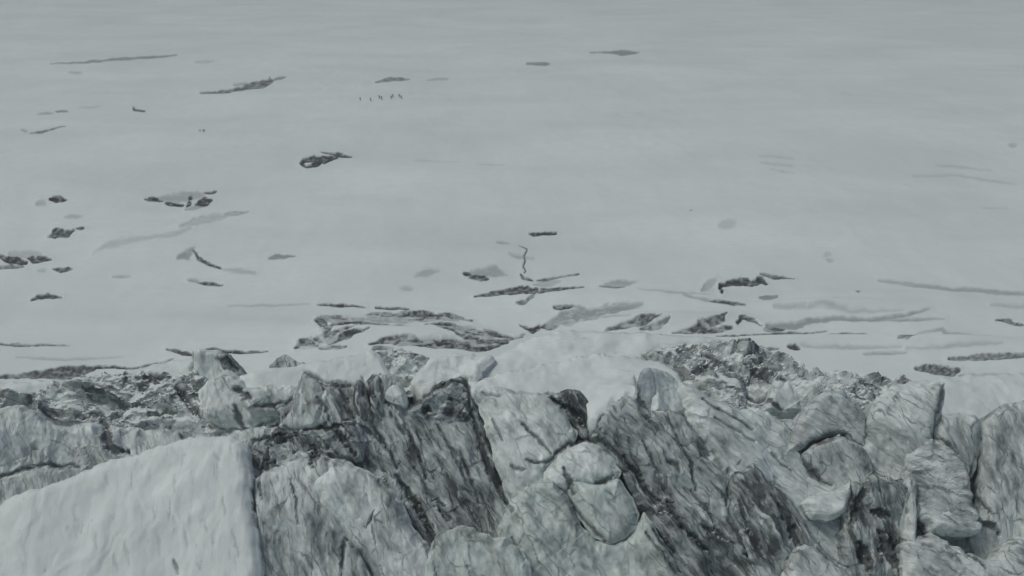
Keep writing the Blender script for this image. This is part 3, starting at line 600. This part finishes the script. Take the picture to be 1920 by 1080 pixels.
block('snow_bank', 'low snow bank with grey shadowy dents left of the snow dome', 'snow bank', [dict(
    poly=[(790,690),(810,668),(870,664),(915,664),(930,676),(905,700),(890,735),(790,740),(770,715)],
    ref=(850,715), phi=18, az=0, z=10, T=6, mat=M_CAP, disp=[('fbm', 1.3, 6, 5), ('fbm', .2, 1.5, 1.5)], rough=5, edge=16, bulge=.8, ang=0)])
block('snow_plateau', 'flat bright white snow plateau above the cracked right cliff', 'snow plateau', [
    dict(part='snow_cap', poly=[(872,722),(930,702),(1000,690),(1075,670),(1130,666),(1190,668),(1232,676),(1268,696),(1284,722),(1286,738),(1245,742),(1205,744),(1172,750),(1146,762),(1128,784),(1116,790),(1104,774),(1092,746),(1060,733),(1030,738),(960,740),(885,736)],
    ref=(1100,735), phi=10, az=6, k=1.5, T=5, mat=M_CAP, disp=[('fbm', .8, 12, 12), ('fbm', .1, 2, 5), ('plate', .4, 5, 8)], rough=9, edge=8, bulge=.4, ang=-20)])

# --- right back: low snow and blocks
block('snow_bank', 'smooth grey white snow bank along the right edge behind the tall blocks', 'snow bank', [dict(
    poly=[(1640,745),(1680,722),(1740,710),(1830,704),(1980,698),(1980,860),(1840,860),(1700,800)],
    ref=(1820,740), phi=20, az=0, z=14, T=7, mat=M_CAP, disp=SNO, rough=5, edge=22, bulge=1, ang=-60)])
block(S, 'cone shaped grey serac with a comb of dark ribs down its right side', 'serac', [
    dict(part='ice_face', poly=[(1470,850),(1490,800),(1505,768),(1530,742),(1562,730),(1585,742),(1600,770),(1618,800),(1620,830),(1610,850),(1570,815),(1520,830),(1500,846)],
    ref=(1540,820), phi=55, az=10, k=1.0, T=7, mat=M_MID, disp=PALE, rough=4, edge=18, bulge=1.8, ang=-42),
    dict(part='ribbed_face', poly=[(1556,728),(1575,728),(1600,750),(1625,782),(1622,822),(1600,800),(1575,765)],
    ref=(1600,790), phi=50, az=35, k=2.5, T=3, mat=M_MID, disp=[('ridge', .7, .8, 30)], rough=2, edge=8, bulge=.6, ang=-52, step=1.8)])
block(S, 'grey slab with a dark sawtooth top edge under the cone shaped serac', 'serac', [dict(
    poly=[(1500,850),(1530,832),(1575,815),(1600,830),(1625,850),(1640,890),(1600,940),(1560,920),(1520,890)],
    ref=(1560,850), phi=58, az=5, k=1.6, T=6, mat=M_MID, disp=PALE, rough=6, edge=12, bulge=1, ang=-62)])
block(S, 'small pale pointed ice tooth in the right hand rubble', 'serac', [dict(
    poly=[(1430,770),(1448,730),(1462,695),(1480,712),(1500,745),(1505,775)],
    ref=(1465,770), phi=62, az=-5, z=12, T=4, mat=M_PALE, disp=[('plate', .5, 3, 5)], rough=3, edge=12, bulge=1, step=2)])

# --- the main icefall faces
block(S, 'huge dark banded ice massif with a jagged crest in the middle', 'serac', [
    dict(part='ice_face', poly=[(505,830),(530,770),(552,745),(568,697),(590,708),(612,724),(655,724),(672,710),(682,724),(700,708),(718,702),(740,716),(755,738),(766,762),(790,748),(820,724),(850,708),(868,703),(884,728),(892,760),(912,800),(926,850),(942,905),(980,960),(1030,1020),(1080,1140),(700,1140),(560,960),(480,880)],
    ref=(700,760), phi=52, az=0, k=0, T=12, mat=M_DARK, disp=STRI, rough=9, edge=16, bulge=1.6, ang=-58, step=2.3, smooth=False)])
block('ice_pinnacle', 'pale pointed ice pinnacle with a dark right rim at the left end of the crest', 'ice pinnacle', [dict(
    poly=[(520,800),(545,770),(556,735),(568,696),(592,710),(606,730),(612,765),(596,800),(560,812)],
    ref=(570,780), phi=62, az=-18, k=2.2, T=4, mat=M_MID, disp=[('fbm', .8, 4, 8), ('plate', .4, 3, 6)], rough=3, edge=12, bulge=1.0, ang=-75, step=2)])
block('ice_pinnacle', 'narrow upright dark ice fin in the middle of the jagged crest', 'ice pinnacle', [dict(
    poly=[(660,780),(662,735),(668,716),(676,710),(684,722),(690,750),(700,790),(680,800)],
    ref=(675,770), phi=68, az=-10, k=2.4, T=3, mat=M_DARK, disp=[('ridge', .4, 1.5, 10)], rough=3, edge=8, bulge=.8, ang=-80, step=2)])
block('ice_pinnacle', 'short shard of grey ice left of the narrow fin on the crest', 'ice pinnacle', [dict(
    poly=[(596,790),(600,745),(612,728),(625,745),(640,770),(650,800),(620,815)],
    ref=(620,780), phi=64, az=12, k=2.6, T=3, mat=M_MID, disp=[('ridge', .4, 1.5, 10)], rough=4, edge=8, bulge=.8, ang=-70, step=2)])
block('ice_pinnacle', 'dark leaning fin beside the pale egg shaped boulder', 'ice pinnacle', [dict(
    poly=[(690,770),(692,722),(708,702),(728,704),(742,718),(725,735),(716,762),(718,790)],
    ref=(708,750), phi=64, az=-14, k=2.5, T=3, mat=M_DARK, disp=[('ridge', .5, 1.5, 8)], rough=3, edge=8, bulge=.8, ang=-70, step=2)])
block('ice_boulder', 'pale egg shaped ice boulder lodged in the dark crest', 'ice boulder', [dict(
    poly=[(718,745),(724,722),(738,713),(755,724),(763,745),(765,762),(745,758),(728,752)],
    ref=(742,745), phi=52, az=-5, k=3.4, T=4, mat=M_PALE, disp=[('fbm', .4, 3, 4)], rough=2, edge=14, bulge=1.6, ang=-60, step=1.8)])
block(S, 'dark mottled ice head with pitted face at the right end of the jagged crest', 'serac', [dict(
    poly=[(762,775),(785,750),(815,728),(845,712),(866,705),(880,725),(886,760),(872,785),(850,790),(800,785)],
    ref=(840,770), phi=60, az=6, k=2.0, T=5, mat=M_DARK, disp=[('shard', 1.2, 2.4, 2.4), ('fbm', .7, 3, 3), ('fbm', .2, .8, .8)], rough=5, edge=14, bulge=1.4, ang=-30, step=2, smooth=False)])
block(S, 'dark broken ice ledge with black gaps left of the massif', 'serac', [dict(
    poly=[(470,850),(500,822),(560,805),(620,795),(665,792),(690,830),(680,862),(620,880),(560,885),(500,900),(474,890)],
    ref=(570,840), phi=48, az=-6, k=2.0, T=6, mat=M_DARK, disp=[('shard', 1.8, 3, 4), ('shard', .8, 1.2, 1.6), ('fbm', .2, .8, .8)], rough=7, edge=12, bulge=1, ang=-40, step=2.2, smooth=False)])
block(S, 'pale ribbed ice bulge below the left end of the plateau', 'serac', [dict(
    poly=[(882,730),(930,726),(990,734),(1035,742),(1062,772),(1084,815),(1075,840),(1055,862),(1020,885),(1040,930),(1060,1000),(1010,1010),(960,960),(935,890),(920,840),(905,790)],
    ref=(980,780), phi=50, az=-4, k=1.8, T=8, mat=M_PALE, disp=PALE, rough=5, edge=22, bulge=2, ang=-50)])
block(S, 'dark hollow ice arch between the plateau and the folded cliff', 'serac', [dict(
    poly=[(1028,745),(1045,733),(1080,730),(1100,745),(1110,775),(1125,800),(1130,840),(1100,835),(1080,810),(1060,775)],
    ref=(1080,780), phi=66, az=-8, k=2.6, T=4, mat=M_DARK, disp=[('fbm', 1.4, 3, 6), ('ridge', .4, 1.5, 6)], rough=5, edge=10, bulge=.6, ang=-50, step=2, smooth=False)])
block(S, 'dark folded ice cliff under the blue grey tooth', 'serac', [
    dict(part='ice_face', poly=[(1106,830),(1114,792),(1134,770),(1152,752),(1186,744),(1215,768),(1250,765),(1290,790),(1330,850),(1370,900),(1420,980),(1470,1060),(1500,1150),(1280,1150),(1240,1040),(1200,960),(1165,890),(1130,850)],
    ref=(1230,850), phi=54, az=6, k=2.6, T=10, mat=M_DARK, disp=STRI + [('fbm', 1.6, 7, 12)], rough=8, edge=18, bulge=2, ang=-56, step=2.3)])
block('ice_boulder', 'small bright ice lump in the folds below the plateau edge', 'ice boulder', [dict(
    poly=[(1160,800),(1168,780),(1190,770),(1215,770),(1214,785),(1190,800),(1172,806)],
    ref=(1190,788), phi=50, az=-10, k=5.0, T=3, mat=M_PALE, disp=[('fbm', .4, 3, 4)], rough=3, edge=12, bulge=1.2, ang=-20, step=1.8)])
block(S, 'blue grey faceted ice tooth standing at the plateau edge', 'serac', [
    dict(part='ice_face', poly=[(1190,742),(1196,708),(1206,690),(1222,688),(1228,735),(1220,780),(1204,762)],
    ref=(1208,750), phi=72, az=-28, k=4.6, T=3, mat=M_BLUE, disp=[('plate', .3, 3, 5), ('fbm', .3, 3, 4)], rough=2, edge=8, bulge=.5, ang=-85, step=1.8),
    dict(part='side_face', poly=[(1216,690),(1240,693),(1262,704),(1282,730),(1296,772),(1262,782),(1230,776),(1218,776),(1224,735)],
    ref=(1245,755), phi=60, az=24, k=4.4, T=3, mat=M_PALE, disp=[('plate', .5, 4, 6), ('fbm', .4, 3, 4)], rough=2, edge=10, bulge=.7, ang=-60, step=1.8)])
block(S, 'long pale ice slope running down to the right from the plateau', 'serac', [
    dict(part='ice_face', poly=[(1268,712),(1290,722),(1330,745),(1390,768),(1440,772),(1478,806),(1505,850),(1545,900),(1590,935),(1600,1000),(1560,1150),(1490,1150),(1450,1050),(1400,960),(1340,880),(1290,800),(1276,750)],
    ref=(1390,850), phi=50, az=14, k=1.6, T=9, mat=M_PALE, disp=[('ridge', .7, 4, 26), ('ridge', .35, 1.4, 12)] + PALE, rough=6, edge=22, bulge=1.8, ang=-48, step=2.3)])
block(S, 'dark gullied ice wall dropping below the long pale slope', 'serac', [dict(
    poly=[(1370,890),(1410,870),(1450,905),(1490,940),(1520,1000),(1570,1060),(1590,1150),(1440,1150),(1400,1040),(1370,960)],
    ref=(1450,960), phi=56, az=0, k=4.6, T=8, mat=M_DARK, disp=STRI, rough=8, edge=16, bulge=1.6, ang=-60, step=2.3, smooth=False)])
block('ice_boulder', 'domed pale ice boulder under a dark curved gap, in front of the folded cliff', 'ice boulder', [dict(
    poly=[(1020,884),(1042,858),(1066,836),(1092,829),(1128,834),(1152,856),(1164,884),(1152,906),(1120,914),(1085,912),(1060,930),(1035,925),(1022,905)],
    ref=(1100,880), phi=48, az=-4, k=4.4, T=6, mat=M_PALE, disp=[('fbm', .9, 5, 6), ('fbm', .25, 1.2, 2)], rough=6, edge=30, bulge=2.6, ang=-35, step=2)])
block(S, 'pale green rounded tongue of ice below the domed boulder', 'serac', [dict(
    poly=[(1052,905),(1080,900),(1125,908),(1160,896),(1185,930),(1200,965),(1192,992),(1165,1014),(1140,1022),(1112,1008),(1085,972),(1065,940)],
    ref=(1130,950), phi=48, az=-6, k=5.2, T=6, mat=M_GREEN, disp=[('fbm', .8, 5, 8), ('plate', .4, 3, 5)], rough=3, edge=22, bulge=2.2, ang=-55, step=2)])
block(S, 'pale green ice face low in the middle with faint dark cracks', 'serac', [dict(
    poly=[(930,1000),(960,930),(1000,905),(1040,900),(1070,940),(1090,985),(1120,1015),(1170,1010),(1210,960),(1240,1010),(1280,1080),(1300,1150),(880,1150)],
    ref=(1080,1010), phi=56, az=0, k=4.6, T=8, mat=M_GREEN, disp=PALE + [('fbm', 1.0, 6, 8)], rough=6, edge=22, bulge=1.8, ang=-54)])
block(S, 'low grey green ice shoulder between the massif and the green face', 'serac', [dict(
    poly=[(790,1060),(820,1000),(860,985),(910,1000),(950,1010),(990,1050),(1010,1150),(780,1150)],
    ref=(900,1050), phi=54, az=-8, k=6.0, T=7, mat=M_GREEN, disp=PALE, rough=8, edge=26, bulge=2.2, ang=-60)])
block(S, 'broad pale streaked ice face below the dark ledge', 'serac', [dict(
    poly=[(476,900),(500,880),(545,862),(600,856),(640,862),(690,884),(730,912),(760,950),(778,990),(810,1030),(850,1080),(870,1150),(480,1150)],
    ref=(640,960), phi=54, az=-4, k=4.6, T=9, mat=M_MID, disp=PALE + [('fbm', .5, 2.5, 6)], rough=6, edge=26, bulge=2.4, ang=-68)])
block(S, 'pale rounded ice shoulder in the upper part of the streaked face', 'serac', [dict(
    poly=[(590,905),(620,872),(655,866),(700,892),(740,925),(768,975),(770,1010),(720,1020),(650,990),(605,950)],
    ref=(680,940), phi=50, az=6, k=6.6, T=6, mat=M_PALE, disp=PALE, rough=5, edge=34, bulge=2.4, ang=-60)])
block(S, 'small dark edged shard of ice at the bottom, left of centre', 'serac', [dict(
    poly=[(642,1100),(645,1050),(652,1012),(664,1020),(680,1048),(700,1090),(705,1140),(645,1140)],
    ref=(668,1060), phi=60, az=-16, k=8.2, T=4, mat=M_MID, disp=PALE, rough=2, edge=12, bulge=.9, ang=-70, step=2)])
block(S, 'huge smooth white snow block in the lower left corner', 'serac', [
    dict(part='snow_cap', poly=[(-80,990),(0,948),(28,926),(75,915),(125,899),(160,881),(205,864),(265,850),(295,836),(365,819),(428,818),(450,826),(463,842),(471,884),(470,925),(480,978),(488,1040),(494,1150),(-80,1150)],
    ref=(300,950), phi=42, az=-6, k=5.5, T=12, mat=M_CAP, disp=SNO, rough=5, edge=24, bulge=1.8, ang=-82)])
block(S, 'rough pale ice wall at the left edge above the white corner block', 'serac', [dict(
    poly=[(-80,775),(0,764),(35,758),(65,768),(95,786),(150,790),(190,796),(215,820),(230,880),(150,905),(60,930),(-80,960)],
    ref=(80,850), phi=56, az=8, k=-1, T=8, mat=M_PALE, disp=PALE + [('fbm', .9, 4, 6)], rough=5, edge=24, bulge=2, ang=-74)])
block(S, 'pale grey ice step between the left ice wall and the rubble', 'serac', [dict(
    poly=[(180,812),(215,800),(300,806),(350,812),(400,812),(420,840),(300,880),(200,890)],
    ref=(280,840), phi=50, az=0, k=.2, T=6, mat=M_MID, disp=PALE + [('shard', .8, 2.5, 3)], rough=8, edge=14, bulge=1, ang=-60, smooth=False)])
block('ice_slab', 'narrow grey ice slab wedged behind the top of the white corner block', 'ice slab', [dict(
    poly=[(-80,915),(0,900),(60,886),(110,876),(170,870),(150,905),(60,935),(-80,990)],
    ref=(50,900), phi=60, az=0, k=2.6, T=4, mat=M_MID, disp=[('plate', .5, 3, 3)], rough=5, edge=8, bulge=.5, ang=-80)])
# right hand group
block(S, 'broad grey serac with a pale shoulder, left of the right hand slot', 'serac', [dict(
    poly=[(1600,900),(1615,840),(1625,790),(1640,746),(1670,730),(1720,722),(1770,716),(1768,760),(1752,800),(1742,835),(1790,850),(1815,890),(1800,960),(1700,960),(1640,940)],
    ref=(1690,830), phi=52, az=-10, k=2.4, T=8, mat=M_MID, disp=PALE, rough=5, edge=24, bulge=2, ang=-40)])
block(S, 'rounded pale block with square shoulders on the right', 'serac', [dict(
    poly=[(1748,860),(1752,800),(1764,776),(1800,774),(1830,778),(1840,800),(1838,850),(1822,900),(1790,900)],
    ref=(1795,830), phi=54, az=4, k=3.2, T=6, mat=M_MID, disp=[('fbm', .6, 6, 8)], rough=3, edge=20, bulge=1.5, ang=-70)])
block(S, 'tall smooth grey block at the right edge', 'serac', [dict(
    poly=[(1820,1010),(1830,920),(1842,850),(1846,790),(1880,758),(1920,752),(1990,750),(1990,1150),(1850,1150)],
    ref=(1890,880), phi=58, az=-6, k=3.8, T=8, mat=M_MID, disp=[('fbm', 1.3, 7, 12), ('ridge', .3, 3, 14)], rough=5, edge=24, bulge=2, ang=-76)])
block(S, 'wrinkled grey ice lobe curving down in the right hand group', 'serac', [dict(
    poly=[(1690,900),(1700,850),(1730,818),(1770,828),(1800,860),(1816,900),(1822,940),(1845,980),(1838,1000),(1790,1010),(1740,1000),(1710,960)],
    ref=(1770,920), phi=50, az=8, k=4.4, T=6, mat=M_MID, disp=PALE + [('terrace', .22, 2.3, 1), ('ridge', .5, 1.9, 8)], rough=5, edge=24, bulge=2, ang=-25)])
block(S, 'dark deep set ice wall with black gaps in the lower right', 'serac', [dict(
    poly=[(1580,960),(1600,905),(1640,890),(1700,900),(1730,960),(1740,1050),(1750,1150),(1560,1150)],
    ref=(1650,1000), phi=62, az=0, k=2.8, T=6, mat=M_DARK, disp=STRI + [('fbm', 2.0, 5, 9)], rough=8, edge=14, bulge=1, ang=-75, smooth=False)])
block('ice_pillar', 'slim pale ice pillar standing in front of the dark gaps', 'ice pillar', [dict(
    poly=[(1684,1150),(1688,1050),(1696,960),(1692,910),(1704,886),(1716,900),(1720,960),(1712,1040),(1728,1150)],
    ref=(1705,1000), phi=66, az=6, k=4.4, T=3, mat=M_MID, disp=PALE, rough=4, edge=12, bulge=1.2, ang=-84, step=2)])
block(S, 'pale bridge of ice with a pointed tip below the long slope', 'serac', [dict(
    poly=[(1500,945),(1530,925),(1560,922),(1592,904),(1598,920),(1585,960),(1560,975),(1520,975)],
    ref=(1550,950), phi=50, az=-4, k=4.2, T=4, mat=M_PALE, disp=PALE, rough=3, edge=16, bulge=1.4, ang=-30, step=2)])
block(S, 'grey ice slab sloping down to the bottom right corner', 'serac', [dict(
    poly=[(1690,1020),(1740,1000),(1800,1030),(1850,1055),(1880,1020),(1930,1000),(1990,990),(1990,1160),(1690,1160)],
    ref=(1830,1070), phi=46, az=0, k=6.2, T=6, mat=M_MID, disp=PALE, rough=7, edge=24, bulge=1.8, ang=-34)])
block(S, 'low grey ice lump at the bottom under the gullied wall', 'serac', [dict(
    poly=[(1450,1150),(1470,1060),(1490,1025),(1530,1020),(1560,1050),(1600,1070),(1620,1150)],
    ref=(1530,1080), phi=50, az=0, k=6.6, T=5, mat=M_MID, disp=PALE, rough=5, edge=20, bulge=1.6, ang=-60)])

# ------------------------------------------------------------------ climbers crossing the snow field
def cloth_mat(name, c):
    m, t, b = new_mat(name)
    g_ = N(t, 'ShaderNodeTexCoord'); n_ = noise(t, g_.outputs['Object'], 9, 3)
    t.links.new(mix(t, n_, (c[0] * .7, c[1] * .7, c[2] * .7), c), b.inputs['Base Color']); b.inputs['Roughness'].default_value = .8
    return m
M_CL = cloth_mat('dark_jacket', (.06, .065, .07)); M_BAG = cloth_mat('dark_rucksack', (.05, .03, .03)); M_MET = cloth_mat('dark_metal', (.08, .08, .08)); M_HOOD = cloth_mat('dark_hood', (.03, .03, .035))
def build_person():
    me = bpy.data.meshes.new('body'); bm = bmesh.new()
    J = {}; R_ = {}
    def v(n, co, r): J[n] = bm.verts.new(co); R_[n] = r
    v('pelvis', (0, 0, .93), .15); v('waist', (0, .02, 1.10), .14); v('chest', (0, .05, 1.32), .18); v('neck', (0, .08, 1.50), .07); v('head', (0, .11, 1.63), .10); v('crown', (0, .11, 1.74), .08)
    for s, n, fy in ((-1, 'l', .28), (1, 'r', -.26)):
        v('hip' + n, (s * .10, 0, .88), .115); v('knee' + n, (s * .11, fy * .6 + .06, .49), .08); v('ankle' + n, (s * .12, fy, .10), .06); v('toe' + n, (s * .13, fy + .17, .05), .045)
        v('sh' + n, (s * .19, .05, 1.42), .085); v('elbow' + n, (s * .27, .08 - fy * .3, 1.16), .06); v('wrist' + n, (s * .27, .30 - fy * .2, 1.06), .045); v('hand' + n, (s * .26, .38 - fy * .2, 1.06), .04)
    bm.verts.index_update()
    order = {k_: i for i, k_ in enumerate(J)}
    def e(a, b): bm.edges.new((J[a], J[b]))
    e('pelvis', 'waist'); e('waist', 'chest'); e('chest', 'neck'); e('neck', 'head'); e('head', 'crown')
    for n in 'lr':
        e('pelvis', 'hip' + n); e('hip' + n, 'knee' + n); e('knee' + n, 'ankle' + n); e('ankle' + n, 'toe' + n)
        e('chest', 'sh' + n); e('sh' + n, 'elbow' + n); e('elbow' + n, 'wrist' + n); e('wrist' + n, 'hand' + n)
    bm.to_mesh(me); bm.free()
    o = bpy.data.objects.new('body', me); col.objects.link(o)
    sk = o.modifiers.new('skin', 'SKIN')
    for k_, i in order.items():
        d = me.skin_vertices[0].data[i]; d.radius = (R_[k_], R_[k_]); d.use_root = (k_ == 'pelvis')
    o.modifiers.new('sub', 'SUBSURF').levels = 1
    dg = bpy.context.evaluated_depsgraph_get(); m2 = bpy.data.meshes.new_from_object(o.evaluated_get(dg))
    bpy.data.objects.remove(o); m2.materials.clear(); m2.materials.append(M_CL); m2.name = 'body'
    return m2
def small(name, mat, fn):
    bm = bmesh.new(); fn(bm); me = bpy.data.meshes.new(name); bm.to_mesh(me); bm.free(); me.materials.append(mat); return me
def bag(bm):
    bmesh.ops.create_cube(bm, size=1, matrix=Matrix.Translation((0, -.20, 1.30)) @ Matrix.Diagonal((.34, .24, .56, 1)))
    bmesh.ops.bevel(bm, geom=list(bm.edges), offset=.07, segments=2, affect='EDGES')
def hood(bm):
    bmesh.ops.create_uvsphere(bm, u_segments=12, v_segments=8, radius=.135, matrix=Matrix.Translation((0, .085, 1.67)) @ Matrix.Diagonal((1, 1.05, 1.15, 1)))
def pole(sx):
    def f(bm):
        a = Vector((sx * .27, .42, 1.12)); b_ = Vector((sx * .36, .55, 0)); d = b_ - a
        bmesh.ops.create_cone(bm, cap_ends=True, segments=6, radius1=.014, radius2=.011, depth=d.length, matrix=Matrix.Translation((a + b_) / 2) @ d.to_track_quat('Z', 'Y').to_matrix().to_4x4())
    return f
body = build_person()
kit = [('body', body), ('rucksack', small('rucksack', M_BAG, bag)), ('hood', small('hood', M_HOOD, hood)), ('trekking_pole', small('trekking_pole', M_MET, pole(1))), ('trekking_pole', small('trekking_pole', M_MET, pole(-1)))]
people = [(675.5, 189.5, -70, 'leftmost climber of the line, alone at its left end, dark clothing and rucksack'),
          (695, 190.5, -75, 'second climber from the left of the line, dark clothing, walking alone'),
          (711.5, 186, -80, 'left climber of the first close pair, dark clothing and rucksack'),
          (715.7, 187.5, -65, 'right climber of the first close pair, dark clothing and rucksack'),
          (733.5, 186.5, -60, 'left and lower climber of the middle pair, dark clothing'),
          (736.5, 183.5, -95, 'right and upper climber of the middle pair, dark clothing'),
          (748.5, 183.5, -70, 'left and higher climber of the last pair at the right of the line'),
          (752.6, 186, -80, 'right and lower climber of the last pair at the right of the line')]
def ground_z(px, py):
    i = np.argmin(np.abs(ys - py)); j = np.argmin(np.abs(xs - px)); return float(Z[i, j])
for px, py, rz, lb in people:
    zc = ground_z(px, py); P = on_z(px, py, zc)
    e = bpy.data.objects.new('person', None); col.objects.link(e); e.location = (float(P[0]), float(P[1]), zc); e.rotation_euler = (0, 0, rad(rz))
    set_tags(e, lb, 'person', 'climbers crossing the snow field')
    for nm, me in kit:
        o = bpy.data.objects.new(nm, me); col.objects.link(o); o.parent = e

# ------------------------------------------------------------------ haze over the whole glacier
def haze(density):
    x0, x1, y0, y1, z0, z1 = -9500, 9500, -700, 12500, -22, 110
    bm = bmesh.new(); bmesh.ops.create_cube(bm, size=1, matrix=Matrix.Translation(((x0 + x1) / 2, (y0 + y1) / 2, (z0 + z1) / 2)) @ Matrix.Diagonal((x1 - x0, y1 - y0, z1 - z0, 1)))
    me = bpy.data.meshes.new('haze'); bm.to_mesh(me); bm.free()
    m = bpy.data.materials.new('haze_air'); m.use_nodes = True; t = m.node_tree; t.nodes.clear()
    v = t.nodes.new('ShaderNodeVolumePrincipled'); v.inputs['Color'].default_value = (.88, .985, .975, 1); v.inputs['Density'].default_value = density; v.inputs['Anisotropy'].default_value = .2
    out = t.nodes.new('ShaderNodeOutputMaterial'); t.links.new(v.outputs[0], out.inputs['Volume'])
    me.materials.append(m); o = bpy.data.objects.new('haze', me); col.objects.link(o); o['kind'] = 'stuff'
haze(.0003)
